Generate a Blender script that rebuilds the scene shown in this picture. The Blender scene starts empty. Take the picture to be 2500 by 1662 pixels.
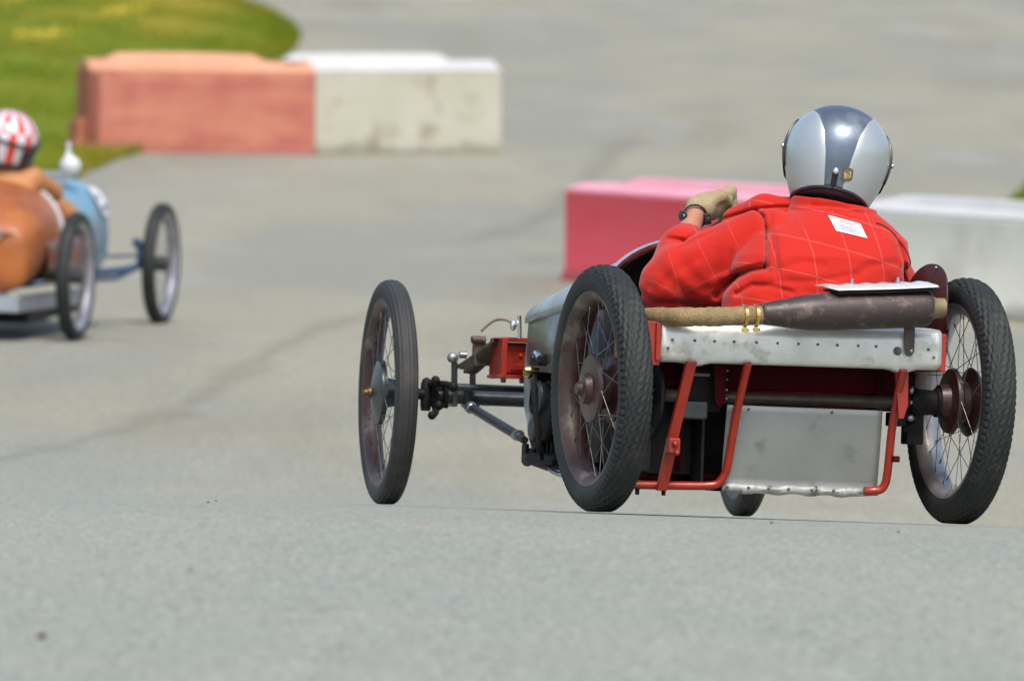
import bpy, bmesh, math, random
import numpy as np
from mathutils import Vector, Matrix
random.seed(7); RNG = np.random.default_rng(7)
PI = math.pi; R = math.radians
scn = bpy.context.scene

# ---------------------------------------------------------------- camera, sky, sun, exposure
cam_d = bpy.data.cameras.new('camera'); cam = bpy.data.objects.new('camera', cam_d)
scn.collection.objects.link(cam); scn.camera = cam
cam.location = (0, 0, 1.455)
cam.rotation_euler = (PI/2 - 0.04393, 0, 0)          # a long lens looking slightly downhill
cam_d.sensor_width = 36; cam_d.lens = 272.2; cam_d.sensor_fit = 'HORIZONTAL'
cam_d.clip_start = .5; cam_d.clip_end = 3000
cam_d.dof.use_dof = True; cam_d.dof.focus_distance = 22.3; cam_d.dof.aperture_fstop = 5.7

SUN_EL, SUN_AZ = R(58), R(166)                        # azimuth clockwise from +Y: behind the camera, a little right
w = bpy.data.worlds.new('World'); scn.world = w; w.use_nodes = True
nt = w.node_tree; bg = nt.nodes['Background']
sky = nt.nodes.new('ShaderNodeTexSky'); sky.sky_type = 'NISHITA'; sky.sun_disc = False
sky.sun_elevation = SUN_EL; sky.sun_rotation = SUN_AZ; sky.dust_density = 3.5; sky.air_density = 1.0; sky.ozone_density = 1.0
nt.links.new(sky.outputs[0], bg.inputs[0]); bg.inputs[1].default_value = .14
sd = bpy.data.lights.new('sun', 'SUN'); sd.energy = 1.6; sd.angle = R(11); sd.color = (1, .95, .88)
so = bpy.data.objects.new('sun', sd); scn.collection.objects.link(so)
sdir = Vector((math.sin(SUN_AZ)*math.cos(SUN_EL), math.cos(SUN_AZ)*math.cos(SUN_EL), math.sin(SUN_EL)))
so.rotation_euler = sdir.to_track_quat('Z', 'Y').to_euler()
scn.view_settings.view_transform = 'Standard'; scn.view_settings.look = 'None'
scn.view_settings.exposure = 0.68; scn.view_settings.gamma = 1

# ---------------------------------------------------------------- helpers
def link(o): scn.collection.objects.link(o); return o
def tag(o, label=None, cat=None, group=None, kind=None):
    if label: o['label'] = label
    if cat: o['category'] = cat
    if group: o['group'] = group
    if kind: o['kind'] = kind
    return o
def empty(name, M=None, parent=None):
    o = bpy.data.objects.new(name, None); link(o); o.empty_display_size = .1
    if parent: o.parent = parent
    if M is not None: o.matrix_local = M
    return o

class MB:
    def __init__(s): s.v = []; s.f = []
    def add(s, v, f):
        n = len(s.v); s.v += [tuple(p) for p in v]; s.f += [tuple(i+n for i in q) for q in f]; return s
    def grid(s, P, cu=False, cv=False):
        nu, nv = len(P), len(P[0]); v = [p for row in P for p in row]; f = []
        for i in range(nu if cu else nu-1):
            for j in range(nv if cv else nv-1):
                a, b = i, (i+1) % nu; c, d = j, (j+1) % nv
                f.append((a*nv+c, b*nv+c, b*nv+d, a*nv+d))
        return s.add(v, f)
    def box(s, c, d, rot=None):
        x, y, z = [k/2 for k in d]
        v = [Vector((i*x, j*y, k*z)) for i in (-1, 1) for j in (-1, 1) for k in (-1, 1)]
        if rot is not None: v = [rot @ p for p in v]
        v = [p+Vector(c) for p in v]
        return s.add(v, [(0,1,3,2),(4,6,7,5),(0,4,5,1),(2,3,7,6),(0,2,6,4),(1,5,7,3)])
    def tube(s, pts, r, n=12, caps=True, smooth_pts=0):
        pts = [Vector(p) for p in pts]
        rr = list(r) if hasattr(r, '__len__') else [r]*len(pts)
        if smooth_pts:
            q, qr = [], []
            for i in range(len(pts)-1):
                p0 = pts[max(i-1, 0)]; p1 = pts[i]; p2 = pts[i+1]; p3 = pts[min(i+2, len(pts)-1)]
                for k in range(smooth_pts):
                    t = k/smooth_pts
                    q.append(.5*((2*p1)+(p2-p0)*t+(2*p0-5*p1+4*p2-p3)*t*t+(3*p1-p0-3*p2+p3)*t**3)); qr.append(rr[i]*(1-t)+rr[i+1]*t)
            q.append(pts[-1]); qr.append(rr[-1]); pts, rr = q, qr
        T = [(pts[min(i+1, len(pts)-1)]-pts[max(i-1, 0)]).normalized() for i in range(len(pts))]
        a = T[0].cross(Vector((.31, .2, .93))).normalized(); rings = []
        for p, t, k in zip(pts, T, rr):
            a = (a - t*a.dot(t)).normalized(); b = t.cross(a)
            rings.append([p+(a*math.cos(2*PI*j/n)+b*math.sin(2*PI*j/n))*k for j in range(n)])
        base = len(s.v); s.grid(rings, cv=True)
        if caps:
            s.f.append(tuple(base+j for j in reversed(range(n)))); e = base+(len(rings)-1)*n; s.f.append(tuple(e+j for j in range(n)))
        return s
    def lathe(s, prof, c=(0,0,0), axis='x', n=48):
        ring = []
        for (t, r) in prof:
            row = []
            for j in range(n):
                a = 2*PI*j/n; y, z = r*math.cos(a), r*math.sin(a)
                p = {'x': (t, y, z), 'y': (y, t, z), 'z': (y, z, t)}[axis]
                row.append((p[0]+c[0], p[1]+c[1], p[2]+c[2]))
            ring.append(row)
        return s.grid(ring, cv=True)
    def ball(s, c, r, n=12, m=8):
        r = r if hasattr(r, '__len__') else (r, r, r)
        P = [[(c[0]+r[0]*math.sin(PI*i/m)*math.cos(2*PI*j/n), c[1]+r[1]*math.sin(PI*i/m)*math.sin(2*PI*j/n), c[2]+r[2]*math.cos(PI*i/m)) for j in range(n)] for i in range(m+1)]
        return s.grid(P, cv=True)
    def prism(s, poly, h0, h1, axis='z'):
        n = len(poly)
        def P(a, b, h): return {'z': (a, b, h), 'y': (a, h, b), 'x': (h, a, b)}[axis]
        v = [P(a, b, h0) for a, b in poly]+[P(a, b, h1) for a, b in poly]
        return s.add(v, [tuple(reversed(range(n))), tuple(range(n, 2*n))]+[(i, (i+1) % n, n+(i+1) % n, n+i) for i in range(n)])
    def build(s, name, mat, parent=None, smooth=False, bevel=0, solid=0, sub=0, angle=40):
        me = bpy.data.meshes.new(name); me.from_pydata(s.v, [], s.f); me.validate()
        b = bmesh.new(); b.from_mesh(me); bmesh.ops.remove_doubles(b, verts=b.verts, dist=1e-6)
        bmesh.ops.recalc_face_normals(b, faces=b.faces)
        if smooth or bevel:
            for f in b.faces: f.smooth = True
            for e in b.edges:
                if len(e.link_faces) == 2 and e.calc_face_angle(0) > R(angle): e.smooth = False
        b.to_mesh(me); b.free()
        me.materials.append(mat)
        o = bpy.data.objects.new(name, me); link(o)
        if parent: o.parent = parent
        if solid: m = o.modifiers.new('solid', 'SOLIDIFY'); m.thickness = solid; m.offset = 0
        if bevel: m = o.modifiers.new('bevel', 'BEVEL'); m.width = bevel; m.segments = 2; m.limit_method = 'ANGLE'; m.angle_limit = R(35); m.harden_normals = True
        if sub: m = o.modifiers.new('sub', 'SUBSURF'); m.levels = m.render_levels = sub
        return o

def mat(name, c1, c2=None, scale=15, rough=.5, metal=0., bump=0., bscale=60, coat=0., lo=.35, hi=.65, stretch=(1,1,1), c3=None, s3=4, t3=.6, rvar=.1, spec=.5, sheen=0):
    m = bpy.data.materials.new(name); m.use_nodes = True; n = m.node_tree; N, Lk = n.nodes, n.links
    p = N['Principled BSDF']; tc = N.new('ShaderNodeTexCoord'); mp = N.new('ShaderNodeMapping'); mp.inputs['Scale'].default_value = stretch
    Lk.new(tc.outputs['Object'], mp.inputs[0])
    def noise(sc, det=6):
        q = N.new('ShaderNodeTexNoise'); q.inputs['Scale'].default_value = sc; q.inputs['Detail'].default_value = det; q.inputs['Roughness'].default_value = .6
        Lk.new(mp.outputs[0], q.inputs['Vector']); return q
    def ramp(a, b, src):
        q = N.new('ShaderNodeMapRange'); q.inputs[1].default_value = a; q.inputs[2].default_value = b; Lk.new(src, q.inputs[0]); return q
    c2 = c2 or tuple(k*.8 for k in c1)
    a = noise(scale); r_ = ramp(lo, hi, a.outputs[0])
    mx = N.new('ShaderNodeMix'); mx.data_type = 'RGBA'; mx.inputs[6].default_value = (*c1, 1); mx.inputs[7].default_value = (*c2, 1)
    Lk.new(r_.outputs[0], mx.inputs[0]); col = mx.outputs[2]
    if c3:
        b = noise(s3, 8); r3 = ramp(t3-.05, t3+.08, b.outputs[0])
        m3 = N.new('ShaderNodeMix'); m3.data_type = 'RGBA'; Lk.new(r3.outputs[0], m3.inputs[0]); Lk.new(col, m3.inputs[6]); m3.inputs[7].default_value = (*c3, 1); col = m3.outputs[2]
    Lk.new(col, p.inputs['Base Color'])
    rr = N.new('ShaderNodeMapRange'); rr.inputs[3].default_value = max(rough-rvar, .03); rr.inputs[4].default_value = min(rough+rvar, 1); Lk.new(a.outputs[0], rr.inputs[0]); Lk.new(rr.outputs[0], p.inputs['Roughness'])
    p.inputs['Metallic'].default_value = metal; p.inputs['Coat Weight'].default_value = coat; p.inputs['Coat Roughness'].default_value = .08
    p.inputs['Specular IOR Level'].default_value = spec
    if sheen: p.inputs['Sheen Weight'].default_value = sheen
    if bump:
        bn = noise(bscale, 4); bp = N.new('ShaderNodeBump'); bp.inputs['Strength'].default_value = bump; bp.inputs['Distance'].default_value = .01
        Lk.new(bn.outputs[0], bp.inputs['Height']); Lk.new(bp.outputs[0], p.inputs['Normal'])
    m['p'] = 1
    return m

M = {}
M['tyre']   = mat('tyre_rubber', (.012,.015,.015), (.020,.024,.023), 9, .66, bump=.1, bscale=90, c3=(.045,.041,.034), s3=6, t3=.62, spec=.4)
M['tyre2']  = mat('worn_rubber', (.020,.023,.022), (.034,.035,.032), 9, .7, bump=.1, bscale=90, c3=(.065,.058,.048), s3=5, t3=.58)
M['maroon'] = mat('maroon_enamel', (.028,.008,.007), (.050,.019,.015), 14, .42, bump=.12, bscale=40, c3=(.085,.05,.035), s3=11, t3=.58, coat=.1)
M['rimbr']  = mat('brown_rim', (.055,.026,.020), (.085,.055,.046), 16, .45, metal=.2, c3=(.17,.14,.12), s3=9, t3=.56)
M['rimsv']  = mat('plated_rim', (.50,.50,.49), (.34,.33,.32), 18, .38, metal=.6, c3=(.16,.12,.10), s3=12, t3=.6)
M['spoke']  = mat('spoke_steel', (.30,.30,.31), (.12,.11,.11), 20, .3, metal=1)
M['dark']   = mat('black_greasy', (.007,.007,.008), (.016,.015,.014), 22, .5, bump=.2, bscale=50, spec=.14)
M['iron']   = mat('dark_steel', (.05,.06,.065), (.085,.09,.09), 18, .33, metal=.6, bump=.06, bscale=60, c3=(.07,.045,.03), s3=9, t3=.64)
M['red']    = mat('red_paint', (.33,.020,.006), (.25,.014,.005), 12, .38, bump=.05, bscale=35, c3=(.12,.035,.02), s3=14, t3=.68, coat=.25)
M['redd']   = mat('shaded_red_paint', (.065,.002,.006), (.045,.002,.004), 9, .7, c3=(.03,.005,.005), s3=12, t3=.6, spec=.1)  # red darkened so the shade under the tail overhang sits in the colour
M['alu']    = mat('scuffed_aluminium', (.76,.79,.76), (.60,.63,.59), 9, .36, metal=.4, bump=.10, bscale=12, c3=(.42,.42,.36), s3=11, t3=.585)
M['alud']   = mat('dull_aluminium', (.31,.325,.315), (.255,.27,.26), 5, .5, metal=.3, bump=.08, bscale=12, c3=(.20,.205,.185), s3=9, t3=.60)
M['rust']   = mat('brown_axle', (.10,.075,.055), (.06,.045,.035), 16, .5, metal=.3, bump=.2, bscale=50, c3=(.16,.13,.10), s3=13, t3=.6)
M['sil']    = mat('silencer_iron', (.058,.042,.038), (.040,.030,.028), 10, .46, metal=.25, bump=.12, bscale=30, c3=(.13,.10,.08), s3=26, t3=.60)
M['brass']  = mat('brass', (.75,.56,.24), (.55,.38,.15), 15, .22, metal=1)
M['pipe']   = mat('tan_pipe', (.24,.19,.11), (.15,.11,.06), 15, .6, metal=.3)
M['bolt']   = mat('bolt_steel', (.45,.46,.46), (.25,.25,.25), 20, .35, metal=.9)
M['rivet']  = mat('dark_rivet', (.10,.10,.10), (.16,.16,.15), 20, .5, metal=.6)
M['bodyg']  = mat('grey_body', (.10,.115,.105), (.075,.085,.078), 5, .38, metal=.2, coat=.2, c3=(.14,.13,.10), s3=5, t3=.6)
M['bodyl']  = mat('pale_grey_body', (.40,.44,.45), (.31,.35,.35), 6, .38, metal=.35, c3=(.25,.26,.24), s3=8, t3=.62)
M['glass']  = mat('polished_steel', (.75,.77,.78), (.6,.62,.63), 6, .16, metal=1)

_gy=np.array([25,28,31,36,43,50,56,63,71,90,115,160,300.])
_gz=np.array([-.1908,-.43,-.585,-.60,-.49,-.515,-.52,-.31,-.02,.62,1.62,3.5,9.])
def _pchip(x,X,Y,s0):
    h=np.diff(X); d=np.diff(Y)/h; m=np.zeros(len(X)); m[0]=s0; m[-1]=d[-1]
    for i in range(1,len(X)-1): m[i]=(d[i-1]*h[i]+d[i]*h[i-1])/(h[i-1]+h[i])
    i=np.clip(np.searchsorted(X,x)-1,0,len(h)-1); t=(x-X[i])/h[i]
    return (2*t**3-3*t*t+1)*Y[i]+(t**3-2*t*t+t)*h[i]*m[i]+(-2*t**3+3*t*t)*Y[i+1]+(t**3-t*t)*h[i]*m[i+1]
def ground(x,y):
    x=np.asarray(x,float); y=np.asarray(y,float)
    zl=-.006-.0646*(y-22.14)
    u=np.clip(21.3-y,0,7.05); over=np.clip(21.3-7.05-y,0,None)
    zn=zl-.5*.0095*u*u-.0095*7.05*over
    c=np.where(y<25,zn,_pchip(np.maximum(y,25),_gy,_gz,-.0646))
    t=-.034+.006*np.clip((y-26)/12,0,1)
    xs=np.clip(x,-12,12)
    return c+t*xs

# ---------------------------------------------------------------- ground
def build_ground():
    ys = [4.0]
    while ys[-1] < 300:
        y = ys[-1]; ys.append(y + (.12 if 18 < y < 32 else .02*y))
    xs = sorted(set([round(v, 3) for v in np.concatenate([np.arange(-12, 12.01, .4), [-120,-70,-40,-25,-18,-14,14,18,25,40,70,120]])]))
    X, Y = np.meshgrid(xs, ys, indexing='ij'); Z = ground(X, Y)
    mb = MB(); mb.grid([[(float(X[i, j]), float(Y[i, j]), float(Z[i, j])) for j in range(len(ys))] for i in range(len(xs))])
    return mb
def asphalt():
    m = bpy.data.materials.new('asphalt'); m.use_nodes = True; N, Lk = m.node_tree.nodes, m.node_tree.links; p = N['Principled BSDF']
    tc = N.new('ShaderNodeTexCoord')
    def noise(sc, det, st=(1,1,1), rg=.6, off=(0,0,0)):
        mp = N.new('ShaderNodeMapping'); mp.inputs['Scale'].default_value = st; mp.inputs['Location'].default_value = off; Lk.new(tc.outputs['Object'], mp.inputs[0])
        q = N.new('ShaderNodeTexNoise'); q.inputs['Scale'].default_value = sc; q.inputs['Detail'].default_value = det; q.inputs['Roughness'].default_value = rg; Lk.new(mp.outputs[0], q.inputs[0]); return q.outputs[0]
    def mr(src, a, b, c, d):
        q = N.new('ShaderNodeMapRange'); q.interpolation_type = 'SMOOTHSTEP'
        for i, v in zip((1,2,3,4), (a,b,c,d)): q.inputs[i].default_value = v
        Lk.new(src, q.inputs[0]); return q.outputs[0]
    def mix(f, A, B):
        q = N.new('ShaderNodeMix'); q.data_type = 'RGBA'; Lk.new(f, q.inputs[0])
        for i, c in ((6, A), (7, B)):
            if isinstance(c, tuple): q.inputs[i].default_value = (*c, 1)
            else: Lk.new(c, q.inputs[i])
        return q.outputs[2]
    big = mix(mr(noise(.35, 4, (1, .35, 1)), .40, .60, 0, 1), (.316,.304,.232), (.268,.270,.226))
    c = mix(mr(noise(.9, 5, (1, .25, 1), off=(7,3,0)), .5, .72, 0, .6), big, (.352,.352,.312))
    c = mix(mr(noise(.55, 6, (1.2, .22, 1), off=(2,9,0)), .54, .72, 0, .55), c, (.225,.212,.155))
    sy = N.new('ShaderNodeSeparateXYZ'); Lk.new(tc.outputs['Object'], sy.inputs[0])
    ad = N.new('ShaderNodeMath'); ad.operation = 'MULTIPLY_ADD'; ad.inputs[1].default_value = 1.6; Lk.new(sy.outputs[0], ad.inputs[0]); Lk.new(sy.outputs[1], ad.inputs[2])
    near = mr(ad.outputs[0], 26, 35, 1, 0)          # sky reflection painted into the near stretch as a cooler, greyer tint
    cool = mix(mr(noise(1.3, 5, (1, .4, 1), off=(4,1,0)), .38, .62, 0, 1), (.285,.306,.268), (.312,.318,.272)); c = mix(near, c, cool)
    grain = mix(mr(noise(95, 3, rg=.8), .38, .60, 0, 1), (.48,.48,.48), (1.22,1.22,1.20))
    q = N.new('ShaderNodeMix'); q.data_type = 'RGBA'; q.blend_type = 'MULTIPLY'; q.inputs[0].default_value = 1; Lk.new(c, q.inputs[6]); Lk.new(grain, q.inputs[7])
    g2 = mix(mr(noise(38, 4, rg=.75, off=(1,1,0)), .38, .62, 0, 1), (.78,.78,.78), (1.12,1.12,1.10))
    q2 = N.new('ShaderNodeMix'); q2.data_type = 'RGBA'; q2.blend_type = 'MULTIPLY'; q2.inputs[0].default_value = 1; Lk.new(q.outputs[2], q2.inputs[6]); Lk.new(g2, q2.inputs[7])
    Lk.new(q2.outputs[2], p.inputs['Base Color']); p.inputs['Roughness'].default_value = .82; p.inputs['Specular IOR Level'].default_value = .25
    b = N.new('ShaderNodeBump'); b.inputs['Strength'].default_value = .35; b.inputs['Distance'].default_value = .004; Lk.new(noise(110, 3, rg=.7), b.inputs['Height']); Lk.new(b.outputs[0], p.inputs['Normal'])
    return m
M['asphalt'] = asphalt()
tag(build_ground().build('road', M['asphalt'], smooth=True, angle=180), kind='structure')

def ribbon(name, pts, wid, mt, lift=.004, n=10):
    P = []
    pts = [Vector((a, b)) for a, b in pts]; q = []
    for i in range(len(pts)-1):
        p0 = pts[max(i-1, 0)]; p1 = pts[i]; p2 = pts[i+1]; p3 = pts[min(i+2, len(pts)-1)]
        for k in range(n):
            t = k/n; q.append(.5*((2*p1)+(p2-p0)*t+(2*p0-5*p1+4*p2-p3)*t*t+(3*p1-p0-3*p2+p3)*t**3))
    q.append(pts[-1])
    for i, p in enumerate(q):
        t = (q[min(i+1, len(q)-1)]-q[max(i-1, 0)]).normalized(); nn = Vector((-t.y, t.x)); row = []
        ww = wid*(.75+.5*math.sin(i*.7)*math.sin(i*.23+1))
        for k in range(9):
            s = p+nn*ww*(k/8-.5)*(1+.15*math.sin(i*1.3+k)); row.append((s.x, s.y, float(ground(s.x, s.y))+lift))
        P.append(row)
    b = MB().grid(P); me = bpy.data.meshes.new(name); me.from_pydata(b.v, [], b.f); me.materials.append(mt)
    at = me.attributes.new('wear', 'FLOAT', 'POINT'); n_ = len(P)
    at.data.foreach_set('value', [.36*math.sin(PI*k/8)**1.3*min(1, i/8, (n_-1-i)/8) for i in range(n_) for k in range(9)])
    return tag(link(bpy.data.objects.new(name, me)), kind='structure')
M['stain'] = mat('road_stain', (.225,.212,.158), (.255,.243,.19), 3, .85, lo=.3, hi=.7)
def soften(m):
    N, Lk = m.node_tree.nodes, m.node_tree.links; uv = N.new('ShaderNodeAttribute'); uv.attribute_name = 'wear'
    nz = N.new('ShaderNodeTexNoise'); nz.inputs['Scale'].default_value = 2.5; nz.inputs['Detail'].default_value = 5; tc = N.new('ShaderNodeTexCoord'); Lk.new(tc.outputs['Object'], nz.inputs[0])
    a = N.new('ShaderNodeMath'); a.operation = 'MULTIPLY'; Lk.new(uv.outputs['Fac'], a.inputs[0]); Lk.new(nz.outputs[0], a.inputs[1])
    tr = N.new('ShaderNodeBsdfTransparent'); ms = N.new('ShaderNodeMixShader'); Lk.new(a.outputs[0], ms.inputs[0]); Lk.new(tr.outputs[0], ms.inputs[1]); Lk.new(N['Principled BSDF'].outputs[0], ms.inputs[2]); Lk.new(ms.outputs[0], N['Material Output'].inputs[0])
soften(M['stain'])
ribbon('road_stain', [(-2.9,31.8),(-2.24,33.8),(-1.96,35.2),(-1.64,37.35),(-1.47,39.75),(-1.25,43.0),(-.93,47.4),(-.66,49.9)], .34, M['stain'])
ribbon('road_stain', [(-.79,59.65),(-.32,59.85),(.16,62.3),(.52,66.0),(.97,73.1),(1.32,78.0)], .55, M['stain'])
ribbon('road_stain', [(-.35,57.0),(.1,57.6),(.5,59.0)], .9, M['stain'])

# grass verge on the left, and the one that starts beyond the right-hand barriers
M['turf'] = mat('turf', (.095,.145,.006), (.165,.185,.010), 1.4, .9, spec=.1, c3=(.26,.21,.02), s3=.5, t3=.56, stretch=(1,.35,1), bump=.5, bscale=30)
M['blade'] = mat('grass_blades', (.090,.148,.006), (.160,.188,.010), 1.4, .8, spec=.15, stretch=(1,.3,1), c3=(.24,.21,.02), s3=.4, t3=.57)
edge = [(-14,42),(-6.2,52),(-4.6,56),(-4.05,61.2),(-3.89,64.0),(-3.7,67.85),(-3.46,70.3),(-3.0,72.5),(-2.75,77),(-2.62,82),(-2.66,88),(-2.72,92.6),(-2.66,94.4),(-2.70,97.7),(-2.94,101.2),(-3.39,105.3),(-3.9,108.4),(-5.2,114),(-7.5,122),(-12,140),(-20,170),(-40,230)]
edgeR = [(40,44),(12,50),(5.6,58),(4.30,64.4),(4.18,65.6),(4.32,66.6),(4.6,68.5),(5.6,76),(8,92),(14,120),(30,180),(60,260)]
def verge(edge, side):
    P = []
    pts = [Vector(p) for p in edge]; fine = []
    for i in range(len(pts)-1):
        for k in range(6): fine.append(pts[i].lerp(pts[i+1], k/6))
    fine.append(pts[-1])
    for p in fine:
        row = []; p = Vector((p.x+.05*math.sin(p.y*5.1)+.04*math.sin(p.y*11.7+1), p.y))
        for k in range(26):
            x = p.x + side*(130*(k/25)**3)
            h = .05*min(1, abs(x-p.x)/.5)
            row.append((x, p.y, float(ground(x, p.y))+.012+h+.02*math.sin(x*2.1+p.y)*min(1, abs(x-p.x))))
        P.append(row)
    return MB().grid(P)
tag(verge(edge, -1).build('grass_verge', M['turf'], smooth=True, angle=180), kind='structure')
tag(verge(edgeR, 1).build('grass_verge', M['turf'], smooth=True, angle=180), kind='structure')
def edge_x(edge, y):
    ys = [b for a, b in edge]; return np.interp(y, ys, [a for a, b in edge])
def tufts(n, edge, side, ylo, yhi, wmax, hmin, hmax):
    V = np.zeros((n, 3, 3)); y = RNG.uniform(ylo, yhi, n); ex = edge_x(edge, y); x = ex + side*(RNG.random(n)**1.4*wmax-.03)
    z = ground(x, y)+.01; a = RNG.uniform(0, PI, n); wd = RNG.uniform(.006, .014, n); h = RNG.uniform(hmin, hmax, n)
    dx, dy = np.cos(a)*wd, np.sin(a)*wd
    V[:, 0] = np.stack([x-dx, y-dy, z], 1); V[:, 1] = np.stack([x+dx, y+dy, z], 1)
    V[:, 2] = np.stack([x+RNG.normal(0, .03, n), y+RNG.normal(0, .03, n), z+h], 1)
    me = bpy.data.meshes.new('grass'); me.from_pydata(V.reshape(-1, 3).tolist(), [], [(3*i, 3*i+1, 3*i+2) for i in range(n)]); me.materials.append(M['blade'])
    return link(bpy.data.objects.new('grass', me))
tag(tufts(90000, edge, -1, 56, 125, 5.5, .05, .13), 'short green grass growing on the left verge behind the barriers', 'grass', kind='stuff')
tag(tufts(9000, edgeR, 1, 58, 80, 2.0, .05, .14), 'small patch of grass at the right edge beyond the white barrier', 'grass', kind='stuff')
M['yellow'] = mat('yellow_petals', (.62,.48,.02), (.5,.4,.03), 9, .6)
mb = MB()
for (cx, cy, n, sx, sy) in ((-5.06,100.8,50,.13,1.0),(-5.68,93.35,60,.2,1.1),(-6.78,104.3,50,.3,1.2)):
    for k in range(n):
        x, y = RNG.normal(cx, sx), RNG.normal(cy, sy); mb.ball((x, y, float(ground(x, y))+.15), (.024,.024,.014), 7, 4)
tag(mb.build('wild_flowers', M['yellow']), 'yellow wild flowers scattered through the left grass verge', 'flowers', kind='stuff')

# ---------------------------------------------------------------- barriers
def frame(ox, oy, oz, yaw, sx, sy):
    n = Vector((-sx, -sy, 1)).normalized(); f = Vector((-math.sin(yaw), math.cos(yaw), 0)); f = (f-n*f.dot(n)).normalized(); r = f.cross(n)
    return Matrix(((r.x, f.x, n.x, ox), (r.y, f.y, n.y, oy), (r.z, f.z, n.z, oz), (0, 0, 0, 1)))
def barrier(p0, p1, h, mt, mcap, cap, label, lug, ledge=.085, capz=.05, group='painted track barriers', dep=.5):
    x0, y0 = p0; x1, y1 = p1; L = math.hypot(x1-x0, y1-y0); yaw = math.atan2(y1-y0, x1-x0)
    z0, z1 = float(ground(x0, y0)), float(ground(x1, y1))
    mx = Matrix.Translation((x0, y0, z0-.01)) @ Matrix.Rotation(yaw, 4, 'Z') @ Matrix.Rotation(-math.atan2(z1-z0, L), 4, 'Y')
    e = empty('track_barrier', mx); tag(e, label, 'barrier', group)
    b = MB()
    prof = [(-.03,0),(-.03,.05),(0,.10),(0,h*.96),(.02,h),(dep-.02,h),(dep,h*.96),(dep,.10),(dep+.03,.05),(dep+.03,0)]
    n = 22; P = []
    for i in range(n+1):
        t = i/n; x = L*t
        P.append([(x+(.0), y+.006*math.sin(9*t+3*z)*(1 if y < dep/2 else -1)*min(1, 6*z*(h-z))-.05*math.sin(PI*t)*0, z) for y, z in prof])
    b.grid(P, cv=True); k = len(prof); m = len(b.v)
    b.f.append(tuple(m-len(P)*k+j for j in range(k))); b.f.append(tuple(m-k+j for j in reversed(range(k))))
    b.build('barrier_body', mt, e, bevel=.012)
    q = MB(); n = 20; P = [[(L*i/n+(.004 if i == 0 else -.004 if i == n else 0), y, z) for y, z in ((.004,h-.02),(.004,h+.004),(.15,h+ledge),(dep-.15,h+ledge),(dep-.004,h+.004),(dep-.004,h-.02))] for i in range(n+1)]
    q.grid(P); q.f.append(tuple(range(5, -1, -1))); q.f.append(tuple(n*6+k for k in range(6))); q.build('barrier_top', mcap, e, bevel=.01)
    c0, c1 = cap[0]*L, cap[1]*L; c = MB(); P = []; hb = h+ledge
    for i in range(15):
        t = i/14; x = c0+(c1-c0)*t; k = min(1, t*14)*min(1, (1-t)*14); hh = .006+(capz+.25*capz*math.sin(PI*t))*(k**.5)
        P.append([(x, .155, hb-.003), (x, .185, hb+hh*.92), (x, .21, hb+hh), (x, dep-.21, hb+hh), (x, dep-.155, hb-.003)])
    c.grid(P); c.build('barrier_cap', mcap, e, smooth=True, angle=50)
    if lug:
        g = MB(); s = -1
        g.box((-.05, .2, h*.2), (.10, .30, h*.40)); g.box((-.075, .22, h*.07), (.15, .42, h*.14))
        g.build('barrier_lug', mt, e, bevel=.015)
        q = MB(); q.box((.05, -.004, h*.55), (.10, .03, h*.82)); q.build('barrier_slot', M['slot'], e, bevel=.01)
    return e
def grime(m, col=(.16,.15,.11)):
    # splashed dirt along the foot of a block, with its own ragged edge
    N, Lk = m.node_tree.nodes, m.node_tree.links; p = N['Principled BSDF']; src = p.inputs['Base Color'].links[0].from_socket
    tc = N.new('ShaderNodeTexCoord'); sx = N.new('ShaderNodeSeparateXYZ'); Lk.new(tc.outputs['Object'], sx.inputs[0]); nz = N.new('ShaderNodeTexNoise'); nz.inputs['Scale'].default_value = 5; nz.inputs['Detail'].default_value = 5; Lk.new(tc.outputs['Object'], nz.inputs[0])
    a = N.new('ShaderNodeMath'); a.operation = 'MULTIPLY_ADD'; a.inputs[1].default_value = -.22; Lk.new(nz.outputs[0], a.inputs[0]); Lk.new(sx.outputs[2], a.inputs[2])
    r_ = N.new('ShaderNodeMapRange'); r_.inputs[1].default_value = -.08; r_.inputs[2].default_value = .02; r_.inputs[3].default_value = .75; r_.inputs[4].default_value = 0; Lk.new(a.outputs[0], r_.inputs[0])
    mx = N.new('ShaderNodeMix'); mx.data_type = 'RGBA'; Lk.new(r_.outputs[0], mx.inputs[0]); Lk.new(src, mx.inputs[6]); mx.inputs[7].default_value = (*col, 1); Lk.new(mx.outputs[2], p.inputs['Base Color'])
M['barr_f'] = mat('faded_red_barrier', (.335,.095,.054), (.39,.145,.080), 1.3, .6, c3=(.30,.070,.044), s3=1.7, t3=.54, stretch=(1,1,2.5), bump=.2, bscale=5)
M['barr_fc'] = mat('sunlit_red_barrier_top', (.56,.26,.15), (.60,.31,.19), 2, .6)  # lighter copy of the face red, sunlight on the top painted in
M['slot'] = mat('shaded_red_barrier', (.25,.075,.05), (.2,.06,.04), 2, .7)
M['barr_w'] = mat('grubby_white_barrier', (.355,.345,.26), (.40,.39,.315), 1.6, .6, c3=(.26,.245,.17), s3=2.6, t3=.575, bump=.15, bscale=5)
M['barr_wc'] = mat('white_barrier_top', (.54,.545,.54), (.48,.485,.47), 2, .6)  # brightness of the sunlit tops put into the white
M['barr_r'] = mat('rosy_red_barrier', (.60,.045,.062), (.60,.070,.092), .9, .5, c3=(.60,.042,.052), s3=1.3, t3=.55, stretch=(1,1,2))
M['barr_rc'] = mat('lit_red_barrier_top', (.72,.28,.36), (.70,.34,.40), 2, .5)  # paler red, the lit top painted into the colour
M['barr_w2'] = mat('pale_white_barrier', (.62,.62,.53), (.68,.67,.58), .8, .5, c3=(.54,.53,.45), s3=1.1, t3=.6)
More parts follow.
